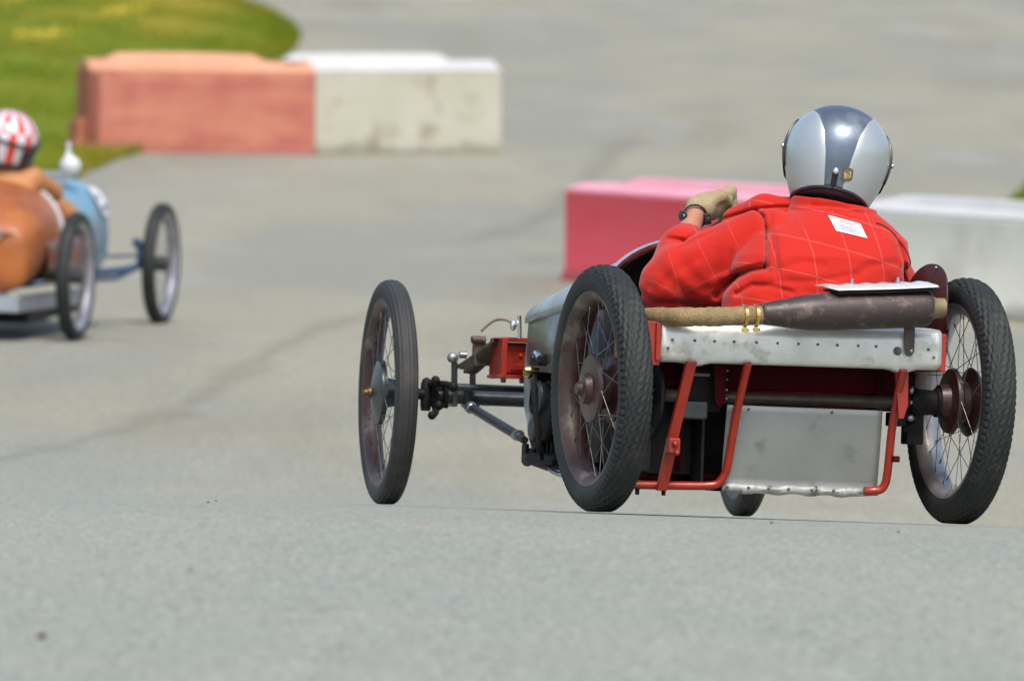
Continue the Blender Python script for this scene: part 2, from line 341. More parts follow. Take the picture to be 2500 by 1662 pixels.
grime(M['barr_f'], (.30,.085,.06)); grime(M['barr_w']); grime(M['barr_r'], (.25,.05,.05)); grime(M['barr_w2'])
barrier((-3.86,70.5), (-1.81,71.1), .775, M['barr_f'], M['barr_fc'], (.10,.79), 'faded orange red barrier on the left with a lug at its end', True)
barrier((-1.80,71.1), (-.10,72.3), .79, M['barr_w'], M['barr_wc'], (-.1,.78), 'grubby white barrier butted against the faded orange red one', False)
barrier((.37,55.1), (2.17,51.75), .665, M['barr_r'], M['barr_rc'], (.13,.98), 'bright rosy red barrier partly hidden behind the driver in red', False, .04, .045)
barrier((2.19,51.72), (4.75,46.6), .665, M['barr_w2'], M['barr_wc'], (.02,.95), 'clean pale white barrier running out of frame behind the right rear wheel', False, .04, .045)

M['hubcap'] = mat('dull_brass', (.20,.13,.05), (.12,.08,.035), 40, .45, metal=.7)
# ---------------------------------------------------------------- wheels
def wheel(parent, pos, name_mats, R0=.355, w=.085, h=.075, tread='zig', camber=0, steer=0, hub='drum', spin=0, side=-1, fine=True, nspk=40):
    mt, mrim, mhub, mspk = name_mats
    mx = Matrix.Translation(pos) @ Matrix.Rotation(steer, 4, 'Z') @ Matrix.Rotation(camber, 4, 'Y')
    e = empty('wheel', mx, parent)
    nt = 1080 if (fine and tread == 'zig') else (240 if fine else 120); na = 60 if fine else 28
    th = np.linspace(0, 2*PI, nt, endpoint=False); al = np.linspace(-R(143), R(143), na)
    A, T = np.meshgrid(al, th)
    hh = h/2; rc = R0-hh
    cx = np.sign(np.sin(A))*np.abs(np.sin(A))**.88*w/2; rr = hh*np.sign(np.cos(A))*np.abs(np.cos(A))**.8
    q = A/ R(65)*.036; D = np.zeros_like(A); crown = np.abs(A) < R(64)
    if tread == 'zig' and fine:
        ph = (T*38/(2*PI)) % 1; tri = np.where(ph < .84, ph/.84, (1-ph)/.16)-.5
        g = (q/.0130+26*T/(2*PI)+.12*np.sin(T*78)) % 1; D += np.where(crown, -.0050*np.clip(1-np.abs(g-.5)/.27, 0, 1)**.6, 0)
        sh = (np.abs(A) > R(60)) & (np.abs(A) < R(82)); D += np.where(sh & (((T*99/(2*PI)) % 1) < .38), -.0045, 0)
    elif fine:
        g = (q/.0125) % 1; D += np.where(np.abs(A) < R(58), -.0032*np.clip(1-np.abs(g-.5)/.22, 0, 1)**.6, 0)
    nr = rr+D*np.cos(A); nx = cx+D*np.sin(A)
    rad = rc+nr; zmin = None
    Y = rad*np.cos(T); Z = rad*np.sin(T)
    flat = -R0+.006; Z = np.where(Z < flat, flat+(Z-flat)*.15, Z)
    V = np.stack([nx, Y, Z], -1).reshape(-1, 3)
    I = np.arange(nt); J = np.arange(na-1); a = (I[:, None]*na+J); b = (((I+1) % nt)[:, None]*na+J)
    F = np.stack([a, b, b+1, a+1], -1).reshape(-1, 4)
    me = bpy.data.meshes.new('tyre'); me.from_pydata(V.tolist(), [], F.tolist()); me.polygons.foreach_set('use_smooth', [True]*len(F)); me.materials.append(mt); me.update()
    o = bpy.data.objects.new('tyre', me); link(o); o.parent = e
    ro = R0-h+.008; hw = w*.40
    prof = [(-hw,ro-.004),(-hw-.002,ro+.006),(-hw+.004,ro+.008),(-hw*.75,ro-.006),(-hw*.45,ro-.016),(0,ro-.020),(hw*.45,ro-.016),(hw*.75,ro-.006),(hw-.004,ro+.008),(hw+.002,ro+.006),(hw,ro-.004),(hw*.8,ro-.014),(hw*.5,ro-.024),(0,ro-.028),(-hw*.5,ro-.024),(-hw*.8,ro-.014),(-hw,ro-.004)]
    MB().lathe(prof, n=96).build('rim', mrim, e, smooth=True, angle=60)
    s = side
    if hub == 'drum':
        pr = [(-.075,0),(-.075,.016),(-.062,.022),(-.058,.040),(-.040,.046),(-.036,.095),(-.026,.100),(-.020,.092),(-.012,.060),(.012,.056),(.020,.088),(.026,.096),(.038,.092),(.044,.05),(.07,.045),(.07,0)]
        MB().lathe([(t*-s if s > 0 else t, r) for t, r in pr], n=56).build('hub', mhub, e, smooth=True, angle=35)
        fl = ((-.032, .092), (.030, .088))
    elif hub == 'cone':
        pr = [(-.055,0),(-.055,.018),(-.050,.030),(-.042,.075),(-.034,.098),(-.018,.100),(-.014,.05),(.03,.04),(.034,.075),(.042,.07),(.05,.03),(.05,0)]
        MB().lathe([(t*-s if s > 0 else t, r) for t, r in pr], n=56).build('hub', mhub, e, smooth=True, angle=35)
        MB().lathe([(s*.084,0),(s*.081,.006),(s*.074,.010),(s*.066,.010),(s*.064,.016),(s*.052,.017)], n=24).build('hub_cap', M['hubcap'], e, smooth=True)
        fl = ((-.03, .085), (.032, .065))
    else:
        MB().lathe([(-.05,0),(-.05,.02),(-.03,.045),(.03,.045),(.05,.02),(.05,0)], n=32).build('hub', mhub, e, smooth=True, angle=35)
        fl = ((-.03, .042), (.03, .042))
    proto = None
    for k in range(nspk):
        a = 2*PI*k/nspk; f = fl[k % 2]; sg = 1 if (k//2) % 2 else -1; b = a+sg*.62
        p0 = Vector((f[0], f[1]*math.cos(b), f[1]*math.sin(b))); p1 = Vector((-.012 if f[0] < 0 else .012, (ro-.022)*math.cos(a), (ro-.022)*math.sin(a)))
        if proto is None or k < 4:
            sp = MB().tube([p0, p0.lerp(p1, .93), p0.lerp(p1, .93), p1], [.0012, .0012, .0022, .0022], 6).build('spoke', mspk, e)
            if proto is None: proto = {}
            proto[k] = (sp, a)
        else:
            src, a0 = proto[k % 4]; sp = src.copy(); link(sp); sp.parent = e; sp.rotation_euler = (a-a0, 0, 0)
    return e

# ---------------------------------------------------------------- the red-framed cyclecar
CAR = frame(.76, 22.14, -.032, R(15.5), -.034, -.0648)
car = empty('cyclecar', CAR)
tag(car, 'red and silver open cyclecar seen from behind with a silencer across its tail', 'cyclecar', 'vintage cyclecars on the track')
MR = (M['tyre'], M['rimbr'], M['maroon'], M['spoke'])
wheel(car, (-.538,0,.355), MR, camber=R(-1.0), steer=R(1.9), side=-1, w=.096, h=.090)
wheel(car, (.542,0,.358), (M['tyre'], M['rimsv'], M['maroon'], M['spoke']), R0=.358, camber=R(.9), steer=R(1.5), side=1, w=.096, h=.090)
wheel(car, (-.588,2.2,.352), (M['tyre2'], M['rimbr'], M['iron'], M['spoke']), R0=.353, w=.072, h=.073, tread='rib', hub='cone', steer=R(-4.3), camber=R(-.6), side=-1)
wheel(car, (.58,2.2,.352), (M['tyre2'], M['rimbr'], M['iron'], M['spoke']), R0=.353, w=.072, h=.073, tread='rib', hub='cone', steer=R(-6), side=1)

# bodywork: scuttle, bonnet, side panels, radiator shell
def sect(y, hw, zt, zb, n=28, e=3.2):
    row = []
    zc = (zt+zb)/2; hz = (zt-zb)/2
    for k in range(n):
        a = 2*PI*k/n; c, s_ = math.cos(a), math.sin(a)
        row.append((hw*math.copysign(abs(c)**(2/e), c), y, zc+hz*math.copysign(abs(s_)**(2/e), s_)))
    return row
def upper(y, hw, zt, zm, e=2.6, n=26):
    row = []
    for k in range(n+1):
        a = PI*k/n; c, s_ = math.cos(a), math.sin(a)
        row.append((hw*math.copysign(abs(c)**(2/e), c), y, zm+(zt-zm)*abs(s_)**(2/e)))
    return row
MB().grid([upper(1.77,.272,.665,.575), upper(1.6,.281,.695,.585), upper(1.3,.293,.735,.60), upper(1.05,.302,.77,.60), upper(.85,.308,.815,.60,2.2)]).build('bonnet', M['bodyl'], car, smooth=True, solid=.005)
MB().tube(upper(.846,.312,.820,.58,2.2), [.012]*27, 8).build('scuttle_rim', M['glass'], car, smooth=True)
MB().grid([upper(.86,.300,.808,.56,2.2), [(x*.9, .90, z-.02) for x, y, z in upper(.86,.300,.808,.56,2.2)], [(x*.5, .93, .62+(z-.62)*.5) for x, y, z in upper(.86,.300,.808,.56,2.2)]]).build('dashboard', M['dark'], car, smooth=True)
for s in (-1, 1):
    MB().grid([[(s*.262,1.76,.585),(s*.266,1.76,.47),(s*.266,1.76,.43)],[(s*.288,1.4,.597),(s*.292,1.4,.47),(s*.29,1.4,.42)],[(s*.300,1.1,.605),(s*.305,1.1,.45),(s*.30,1.1,.38)]]).build('side_panel', M['bodyg'], car, smooth=True, solid=.006)
    MB().grid([[(s*.300,1.09,.605),(s*.305,1.09,.45),(s*.30,1.09,.33)],[(s*.306,.63,.60),(s*.31,.63,.4),(s*.31,.63,.13)]]).build('side_panel', M['dark'], car, smooth=True, solid=.006)
    MB().grid([[(s*.31,.62,.62),(s*.315,.62,.4),(s*.31,.62,.12)],[(s*.31,.3,.61),(s*.315,.3,.4),(s*.31,.3,.12)],[(s*.30,.02,.58),(s*.30,.02,.4),(s*.29,.02,.13)]]).build('side_panel', M['redd'], car, smooth=True, solid=.006)
sh = MB(); a = sect(1.80,.262,.662,.165); b_ = sect(1.76,.272,.672,.158)
sh.grid([[(p[0]*.90, p[1], .41+(p[2]-.41)*.92) for p in a], a, b_, sect(1.72,.272,.668,.162), [(p[0]*.93, 1.72, .41+(p[2]-.41)*.93) for p in b_]], cv=True)
sh.build('radiator_shell', M['bodyl'], car, smooth=True, angle=50)
c_ = MB(); c_.prism([(x*.9, .41+(z-.41)*.92) for x, _, z in a], 1.765, 1.785, 'y'); c_.build('radiator_core', M['dark'], car)
MB().grid([[(-.27,1.72,.165),(0,1.72,.15),(.27,1.72,.165)],[(-.29,1.3,.12),(0,1.3,.09),(.29,1.3,.12)],[(-.30,.6,.10),(0,.6,.08),(.30,.6,.10)],[(-.28,.02,.10),(0,.02,.085),(.28,.02,.10)]]).build('undertray', M['dark'], car, smooth=True, solid=.005)
MB().tube([(-.262,1.72,.30),(-.258,1.70,.22),(-.235,1.62,.165),(-.27,1.42,.125),(-.285,1.2,.11)], .010, 8, smooth_pts=5).build('body_flange', M['bodyl'], car, smooth=True)
# engine pieces seen between radiator shell and rear wheel
eng = MB(); eng.box((-.17,1.45,.27), (.14,.36,.26)); eng.box((-.19,1.12,.25), (.14,.3,.20))
for k in range(7): eng.box((-.245,1.36+.045*k,.27), (.022,.010,.20))
eng.box((-.245,1.46,.385), (.03,.30,.014)); eng.box((-.245,1.46,.165), (.04,.34,.016)); eng.lathe([(-.275,0),(-.275,.03),(-.262,.036),(-.24,.036)], (0,1.66,.33), n=20); eng.lathe([(-.275,0),(-.275,.045),(-.262,.05),(-.24,.05)], (0,1.62,.23), n=24)
eng.lathe([(-.30,0),(-.30,.04),(-.285,.085),(-.27,.09),(-.265,.06),(-.24,.06)], (0,1.50,.30), n=32)
for k in range(6): eng.lathe([(-.06+.02*k,.06),(-.057+.02*k,.075),(-.053+.02*k,.075),(-.05+.02*k,.06)], (-.22,1.3,.40), 'x', 24)
eng.build('engine', M['dark'], car, smooth=True, bevel=.006)
p_ = MB(); p_.lathe([(-.315,0),(-.315,.028),(-.308,.034),(-.300,.034),(-.298,.02)], (0,1.52,.25), n=28); p_.lathe([(-.312,.05),(-.308,.06),(-.300,.06),(-.298,.05)], (0,1.50,.34), n=28)
p_.build('pulley', M['iron'], car, smooth=True)
MB().tube([(-.30,1.50,.41),(-.325,1.46,.40),(-.335,1.42,.36),(-.32,1.40,.20),(-.30,1.44,.16)], .009, 8, smooth_pts=4).build('oil_pipe', M['dark'], car, smooth=True)
MB().tube([(-.30,1.55,.465),(-.315,1.48,.478),(-.32,1.42,.462)], .011, 8, smooth_pts=3).build('air_pipe', M['glass'], car, smooth=True)
cb = MB(); cb.lathe([(-.345,0),(-.345,.014),(-.33,.016),(-.33,.010),(-.30,.010)], (0,1.5,.425), n=18); cb.ball((-.325,1.53,.418), .017); cb.build('carburettor', M['brass'], car, smooth=True)
MB().box((-.30,1.50,.46), (.03,.10,.035)).build('bracket', M['dark'], car, bevel=.005)
# starting/advance lever curving from the bonnet side
MB().tube([(-.275,1.86,.567),(-.30,1.88,.585),(-.335,1.9,.583),(-.375,1.91,.548)], .0045, 8, smooth_pts=5).build('lever', M['pipe'], car, smooth=True)
lv = MB(); lv.ball((-.285,1.86,.57), (.011,.011,.017)); lv.tube([(-.272,1.84,.60),(-.268,1.84,.53)], .006, 8); lv.build('lever_pivot', M['glass'], car, smooth=True)
# front frame box and springs
fb = MB()
fb.box((0,1.97,.468), (.60,.10,.10)); fb.box((0,1.955,.527), (.62,.145,.012)); fb.box((0,1.955,.412), (.635,.15,.010)); fb.box((-.303,1.955,.468), (.016,.15,.125)); fb.box((.303,1.955,.468), (.016,.15,.125))
for s in (-1, 1):
    fb.box((s*.245,1.915,.466), (.085,.012,.085)); fb.box((s*.245,1.908,.442), (.062,.010,.018))
    fb.ball((s*.245,1.905,.478), (.007,.005,.007), 8, 6)
fb.build('front_crossmember', M['red'], car, bevel=.004)
for x in (-.30,-.24,.24,.30): MB().lathe([(.392,0),(.392,.008),(.400,.009),(.408,.009)], (x,1.9,0), 'z', 6).build('bolt', M['rivet'], car)
for s in (-1, 1):
    sp = MB()
    for k in range(5):
        y0 = 2.16-.04*k; P = [[(s*(.365-.055*min(1, t*1.0)) + j*.016, 2.17-.24*t+.02*k*t, .434+.095*t**1.1-.011*k+.010*(1-t)) for j in (-1, 1)] for t in [i/8 for i in range(9)] if t >= .08*k]
        sp.grid([[p[0], p[1], (p[1][0], p[1][1], p[1][2]-.009), (p[0][0], p[0][1], p[0][2]-.009)] for p in P], cv=True)
    sp.box((s*.33,2.06,.48), (.05,.03,.07)); sp.lathe([(s*.345-.022,.012),(s*.345+.022,.012)], (0,2.04,.525), 'x', 12)
    sp.build('leaf_spring', M['rust'], car, smooth=True, angle=30)
    for x, zt in ((.385, .455), (.325, .43)):
        MB().tube([(s*x,2.17,zt),(s*(x-.005),2.18,.37)], .010, 10).build('shackle', M['iron'], car, smooth=True)
    b2 = MB(); b2.ball((s*.392,2.165,.468), (.019,.014,.017)); b2.lathe([(s*.372,0),(s*.372,.011),(s*.35,.011)], (0,2.16,.478), 'x', 10); b2.build('shackle_bolt', M['bolt'], car, smooth=True)
    MB().tube([(s*.335,2.12,.312),(s*.30,1.75,.235),(s*.295,1.65,.215)], [.015,.0155,.012], 12).build('radius_arm', M['iron'], car, smooth=True)
    MB().ball((s*.338,2.13,.315), .02).build('radius_arm_end', M['bolt'], car, smooth=True)
    r2 = MB(); r2.lathe([(-.02,.0),(-.02,.017),(.02,.017),(.02,0)], (s*.298,1.72,.23), 'y', 12); r2.build('radius_arm_end', M['bolt'], car, smooth=True)
    k = MB()
    k.box((s*.435,2.20,.352), (.035,.038,.058)); k.lathe([(.30,0),(.30,.015),(.32,.018),(.385,.018),(.40,.012),(.405,0)], (s*.465,2.2,0), 'z', 14)
    k.tube([(s*.465,2.2,.385),(s*.425,2.12,.385),(s*.40,2.09,.375)], .011, 8, smooth_pts=3); k.ball((s*.455,2.13,.395), .015); k.ball((s*.405,2.10,.378), .017)
    k.tube([(s*.44,2.2,.33),(s*.445,2.15,.30),(s*.465,2.12,.285)], .012, 8, smooth_pts=3); k.ball((s*.465,2.12,.286), .014); k.ball((s*.437,2.15,.318), .016)
    k.box((s*.41,2.18,.345), (.014,.05,.070)); k.tube([(s*.47,2.2,.352),(s*.55,2.2,.352)], .018, 10)
    k.build('steering_knuckle', M['dark'], car, smooth=True, bevel=.003)
MB().tube([(-.43,2.2,.350),(-.30,2.2,.345),(.30,2.2,.345),(.43,2.2,.350)], .0225, 16).build('front_axle', M['iron'], car, smooth=True)
for s in (-1, 1):
    cl = MB(); cl.box((s*.335,2.19,.345), (.022,.062,.060)); cl.box((s*.325,2.17,.318), (.04,.05,.02)); cl.build('axle_clamp', M['iron'], car, bevel=.004)
    MB().box((s*.38,2.19,.345), (.016,.058,.058)).build('axle_clamp', M['iron'], car, bevel=.004)
MB().tube([(-.40,2.10,.377),(.40,2.10,.377)], .0115, 12).build('track_rod', M['iron'], car, smooth=True)
MB().tube([(-.27,1.70,.155),(-.285,1.60,.16),(-.26,1.4,.15)], .02, 10).build('exhaust_stub', M['dark'], car, smooth=True)
ft = MB(); ft.box((-.272,1.72,.178), (.012,.05,.055)); ft.box((-.25,1.70,.175), (.04,.10,.035)); ft.build('chassis_foot', M['dark'], car, bevel=.004)

# rear: folded aluminium bumper sheet with rivets
def bump_pt(u, v):                      # u across, v down the section
    x = -.422+u*(.832-.002); top = .545+.006*u; wob = .004*math.sin(9*u)+.003*math.sin(23*u+1)
    sc = .010*max(0, math.cos((u-.135)*14)**9) if u < .45 else (.012*max(0, math.cos((u-.87)*14))**9 if u > .7 else 0)
    pr = [(-.06,.012),(-.10,.010),(-.185,.004),(-.200,-.004),(-.203,-.035+wob*.3),(-.201,-.065),(-.200,-.088),(-.194,-.101-sc),(-.180,-.108-sc),(-.150,-.108-sc)]
    y, z = pr[v]; return (x+.004*math.sin(5*u)*0+(.010*(v/9)*(u-.5)), y+wob*.4, top+z)
MB().grid([[bump_pt(i/60, j) for j in range(10)] for i in range(61)]).build('tail_sheet', M['alu'], car, smooth=True, solid=.003, angle=60)
for i, u in enumerate([.035,.115,.185,.255,.335,.41,.485,.555,.625,.70,.765]):
    MB().ball((-.422+u*.83, -.206, .498+.006*u), (.0042,.004,.0042), 10, 6).build('rivet', M['rivet'], car, smooth=True)
for u, z in ((.02,.475),(.955,.50),(.975,.478)): MB().ball((-.422+u*.83, -.206, z), (.0042,.004,.0042), 10, 6).build('rivet', M['rivet'], car, smooth=True)
q = MB(); q.lathe([(-.214,0),(-.214,.005),(-.210,.006),(-.210,.010),(-.2025,.0125)], (.279,0,.492), 'y', 24); q.build('screw', M['rivet'], car, smooth=True)
q = MB(); q.prism([(.292,.560),(.325,.560),(.325,.492),(.318,.480),(.309,.477),(.301,.482),(.296,.50)], -.216, -.209, 'y'); q.build('silencer_bracket', M['rust'], car, bevel=.002)
MB().ball((.314,-.219,.494), (.006,.004,.006), 10, 6).build('bolt', M['bolt'], car, smooth=True)
for s, x in ((-1,-.432), (1,.418)):
    q = MB(); q.box((x,-.02,.492), (.016,.36,.108)); q.box((x-s*.004,-.19,.492), (.014,.014,.105))
    if s < 0: q.box((-.447,-.185,.487), (.046,.012,.125)); q.box((-.452,-.175,.36), (.022,.012,.18)); q.box((x,.10,.40), (.012,.25,.30))
    q.build('tail_side', M['red'], car, bevel=.003)
    MB().ball((x+s*.011,-.10,.505), (.006,.009,.009), 10, 6).build('bolt', M['bolt'], car, smooth=True)
MB().box((0,-.0,.548), (.84,.36,.006)).build('tail_deck', M['redd'], car)
MB().box((.01,.05,.455), (.80,.02,.17)).build('seat_back_panel', M['redd'], car, bevel=.003)
# tubes of the open tail frame
def rtube(name, pts, r, m='red', sm=0): return MB().tube(pts, r, 12, smooth_pts=sm).build(name, M[m], car, smooth=True)
def strap(name, pts, wx, wy, m='red'):
    pts = [Vector(p) for p in pts]; P = []
    for p in pts: P.append([(p.x-wx/2, p.y-wy/2, p.z), (p.x+wx/2, p.y-wy/2, p.z), (p.x+wx/2, p.y+wy/2, p.z), (p.x-wx/2, p.y+wy/2, p.z)])
    b = MB().grid(P, cv=True); b.f += [(3,2,1,0), tuple(len(b.v)-4+k for k in range(4))]; return b.build(name, M[m], car, bevel=.003)
strap('frame_tube', [(-.332,-.195,.440),(-.352,-.12,.25),(-.364,-.07,.105),(-.367,-.06,.072)], .030, .024)
q = MB(); q.box((-.357,-.125,.20), (.036,.034,.045)); q.ball((-.357,-.145,.205), .010); q.ball((-.352,-.15,.18), .008); q.build('frame_joint', M['red'], car, smooth=True, bevel=.005)
rtube('frame_tube', [(-.164,-.195,.440),(-.170,-.12,.30),(-.176,-.075,.160),(-.180,-.062,.128),(-.192,-.055,.104),(-.215,-.05,.092),(-.30,-.04,.088),(-.44,-.03,.086)], .0122, sm=4)
rtube('frame_tube', [(.30,-.195,.440),(.300,-.12,.30),(.303,-.075,.15),(.300,-.062,.112),(.288,-.056,.096),(.262,-.05,.092),(.243,-.05,.092)], .0122, sm=4)
q = MB(); q.prism([(.285,.44),(.325,.44),(.327,.34),(.315,.30),(.300,.30)], -.17, -.155, 'y'); q.build('frame_gusset', M['red'], car, bevel=.002)
q = MB(); q.box((.318,-.10,.185), (.02,.02,.018)); q.build('bolt', M['redd'], car, bevel=.003)
for s in (-1, 1): rtube('frame_rail', [((-.42 if s < 0 else .26),-.02,.088),(s*.36,.5,.09),(s*.30,.9,.10)], .012, 'red'); rtube('frame_rail', [(s*.30,.9,.10),(s*.27,1.3,.12),(s*.25,1.7,.15)], .012, 'dark')
rtube('frame_rail', [(-.41,.12,.115),(-.20,.10,.115),(.30,.10,.115)], .012, 'redd')
for x in (-.43, -.352): MB().lathe([(.058,0),(.058,.006),(.075,.007)], (x,-.03,0), 'z', 8).build('bolt', M['dark'], car)
M['flange'] = mat('bent_flange', (.50,.52,.50), (.30,.31,.29), 22, .5, metal=.3, bump=.2, bscale=30, c3=(.07,.07,.06), s3=18, t3=.55)
# aluminium panel under the axle
P = []
for i in range(25):
    u = i/24; row = []
    for j in range(13):
        v = j/12; xl = -.194*(1-v)+-.182*v; xr = .272*(1-v)+.288*v; x = xl+(xr-xl)*u; y = -.105+.075*v-.004*math.sin(PI*u)*math.sin(PI*v)+.003*math.sin(11*u+3*v)*v
        z = .322-.222*v; row.append((x, y, z))
    row.append((x, row[-1][1]-.006, .092)); row.append((x+.0, row[-1][1]-.003+.004*math.sin(19*u), .076+.003*math.sin(13*u+1))); P.append(row)
MB().grid(P).build('rear_panel', M['alud'], car, smooth=True, solid=.003, angle=70)
P = [[(-.182+.425*i/30, -.044-.003*math.sin(14*i/30), .098+.002*math.sin(i)),(-.182+.41*i/30, -.047, .087),(-.182+.41*i/30, -.042, .073+.003*math.sin(i*.9))] for i in range(31)]
MB().grid(P).build('panel_flange', M['flange'], car, smooth=True, solid=.003)
for x in (-.17,-.105,-.045,.015,.085,.15): MB().ball((x,-.051,.089), (.0045,.004,.0045), 8, 6).build('rivet', M['rivet'], car, smooth=True)
for x in (-.13, .12): MB().ball((x,-.107,.312), (.004,.004,.004), 8, 6).build('rivet', M['rivet'], car, smooth=True)
# live axle, casings, brake bits, chain wheel
MB().tube([(-.40,0,.343),(.40,0,.348)], .019, 16).build('rear_axle', M['rust'], car, smooth=True)
for s, x0 in ((1, .385), (-1, -.395)):
    q = MB(); q.lathe([(0,0),(0,.040),(.012,.044),(.03,.038),(.075,.036),(.08,.042),(.11,.042),(.115,.03),(.14,.03)] if s > 0 else [(0,0),(0,.04),(-.03,.038),(-.09,.036),(-.10,.02)], (x0,0,.352), 'x', 32)
    q.build('axle_casing', M['dark'], car, smooth=True)
q = MB(); q.box((.345,-.01,.30), (.05,.05,.04)); q.box((.405,.02,.275), (.05,.06,.09)); q.tube([(.36,-.03,.27),(.40,-.03,.29)], .01, 8); q.build('brake_anchor', M['dark'], car, bevel=.004)
q = MB(); q.ball((.375,-.05,.305), (.012,.01,.01)); q.ball((.378,-.04,.385), (.008,.01,.012)); q.ball((.378,-.04,.350), (.006,.008,.008)); q.build('bolt', M['bolt'], car, smooth=True)
q = MB(); q.lathe([(-.40,.03),(-.40,.125),(-.396,.128),(-.388,.128),(-.384,.125),(-.384,.03)], (0,.0,.343), n=48); q.box((-.30,.16,.29), (.14,.22,.34)); q.box((-.24,.02,.36), (.10,.10,.12)); q.build('gearbox', M['dark'], car, bevel=.006)
MB().box((-.27,-.055,.405), (.07,.01,.008)).build('cross_link', M['iron'], car)
q = MB(); q.box((-.275,-.03,.305), (.085,.05,.055)); q.build('gearbox_cover', M['iron'], car, bevel=.008)
q = MB(); q.prism([(-.228,.44),(-.190,.44),(-.190,.335),(-.197,.318),(-.212,.315),(-.222,.33)], -.075, -.065, 'y')
q.build('axle_bracket', M['redd'], car, bevel=.002)
for z in (.42,.395,.365,.34): MB().ball((-.186,-.07,z), .004, 8, 6).build('bolt', M['bolt'], car, smooth=True)
q = MB(); q.box((-.245,.05,.19), (.010,.20,.20)); q.box((-.20,.20,.20), (.34,.01,.24)); q.box((.02,.26,.29), (.68,.01,.34)); q.box((.40,.265,.40), (.10,.01,.15)); q.build('guard_and_shade_plates', M['dark'], car, bevel=.003)  # includes dark plates added behind the frame to stand for black shade
q = MB(); q.ball((-.455,-.02,.322), (.016,.012,.012)); q.box((-.44,-.01,.322), (.04,.015,.01)); q.build('brake_arm', M['bolt'], car, smooth=True)
MB().tube([(-.455,.10,.64),(-.450,.12,.58),(-.445,.13,.50)], [.011,.010,.008], 10, smooth_pts=3).build('brake_lever', M['glass'], car, smooth=True)
q = MB(); q.box((-.42,.16,.50), (.02,.12,.08)); q.build('lever_mount', M['red'], car, bevel=.005)
M['shield'] = mat('dark_maroon_plate', (.022,.005,.005), (.035,.010,.008), 10, .5, bump=.05, bscale=30)
# shield plate between body and right rear wheel
P = []
for i in range(21):
    a = PI*i/20; y = .10-.20*math.cos(a); zt = .56+.195*math.sin(a)**.55
    P.append([(.455+.02*math.sin(a), y, zt), (.463, y, .56), (.450, y*.8+.02, .44)])
MB().grid(P).build('wheel_shield', M['shield'], car, smooth=True, solid=.006)
MB().ball((.468,.04,.742), .005, 8, 6).build('bolt', M['bolt'], car, smooth=True)
# exhaust: wrapped pipe, clamps, silencer, tail cap, tray on top
def zc(x): return .575+.070*(x+.17)
def yc(x): return -.275
b = MB(); pts = [(-.28,.55,.50),(-.37,.25,.54),(-.425,.02,.556),(-.430,-.10,.562),(-.415,-.18,.562),(-.37,-.245,.563)] + [(x, yc(x), zc(x)) for x in (-.30,-.24,-.18,-.155)]
# wrap with overlapping turns
P = [Vector(p) for p in pts]; fine = []
for i in range(len(P)-1):
    n_ = max(2, int((P[i+1]-P[i]).length/.0035))
    for k in range(n_): 
        t = k/n_; p0 = P[max(i-1, 0)]; p3 = P[min(i+2, len(P)-1)]
        fine.append(.5*((2*P[i])+(P[i+1]-p0)*t+(2*p0-5*P[i]+4*P[i+1]-p3)*t*t+(3*P[i]-p0-3*P[i+1]+p3)*t**3))
fine.append(P[-1]); s_ = 0; rad = []
for i, p in enumerate(fine):
    if i: s_ += (p-fine[i-1]).length
    rad.append(.0264+.0012*((s_/.026) % 1)+.0008*math.sin(s_*70)+.0004*math.sin(s_*210))
b.tube(fine, rad, 20)
M['wrap'] = mat('tan_exhaust_wrap', (.31,.22,.10), (.20,.14,.06), 30, .85, bump=.6, bscale=170, c3=(.18,.14,.08), s3=14, t3=.62)
b.build('exhaust_pipe', M['wrap'], car, smooth=True)
for x in (-.205, -.172):
    q = MB(); P = []
    for i in range(41):
        a = 2*PI*i/40; P.append([(x+dx, yc(x)+math.cos(a)*(r_), zc(x)+math.sin(a)*r_) for dx, r_ in ((-.006,.0285),(-.005,.0325),(.005,.0325),(.006,.0285))])
    q.grid(P); q.box((x, yc(x)-.006, zc(x)-.040), (.012,.012,.016)); q.tube([(x-.010,yc(x)-.008,zc(x)-.040),(x+.012,yc(x)-.008,zc(x)-.040)], .004, 8)
    q.build('pipe_clamp', M['brass'], car, smooth=True)
b = MB(); prof = [(-.158,.0),(-.158,.030),(-.150,.031),(-.10,.038),(-.04,.049),(0,.053),(.05,.055),(.30,.054),(.335,.052),(.348,.047),(.350,.030)]
P = []
for t, r_ in prof:
    P.append([(t, yc(t)+r_*math.cos(2*PI*k/48), zc(t)+.004+r_*math.sin(2*PI*k/48)) for k in range(48)])
b.grid(P, cv=True).build('silencer', M['sil'], car, smooth=True, sub=1, angle=50)
P = [[(t, yc(t)+.01+r_*math.cos(2*PI*k/32), zc(t)+.004+r_*math.sin(2*PI*k/32)) for k in range(32)] for t, r_ in ((.345,.034),(.36,.033),(.368,.029),(.392,.028),(.394,.024),(.36,.023))]
MB().grid(P, cv=True).build('tail_pipe', M['pipe'], car, smooth=True, angle=50)
P = []
for i in range(41):
    u = i/40; x = .038+.318*u; n1 = .008*math.sin(u*PI*6)**2
    sk = .03*(1-u)*(1 if u < .12 else .12/u if u > 0 else 1)
    P.append([(x+.02*(1-min(1, u*6)), -.325, zc(x)+.064-.002*math.sin(PI*u)), (x, -.305, zc(x)+.069), (x-.004, -.25, zc(x)+.076+.3*n1), (x-.02*(1-min(1, u*8)), -.222+n1, zc(x)+.079+n1*.5)])
MB().grid(P).build('heat_plate', M['alu'], car, smooth=True, solid=.0025)
P = [[(p[0][0], p[0][1]+.004, p[0][2]-.008), (p[2][0], p[2][1], p[2][2]-.010)] for p in P]
MB().grid(P).build('plate_gasket', M['dark'], car, solid=.005)
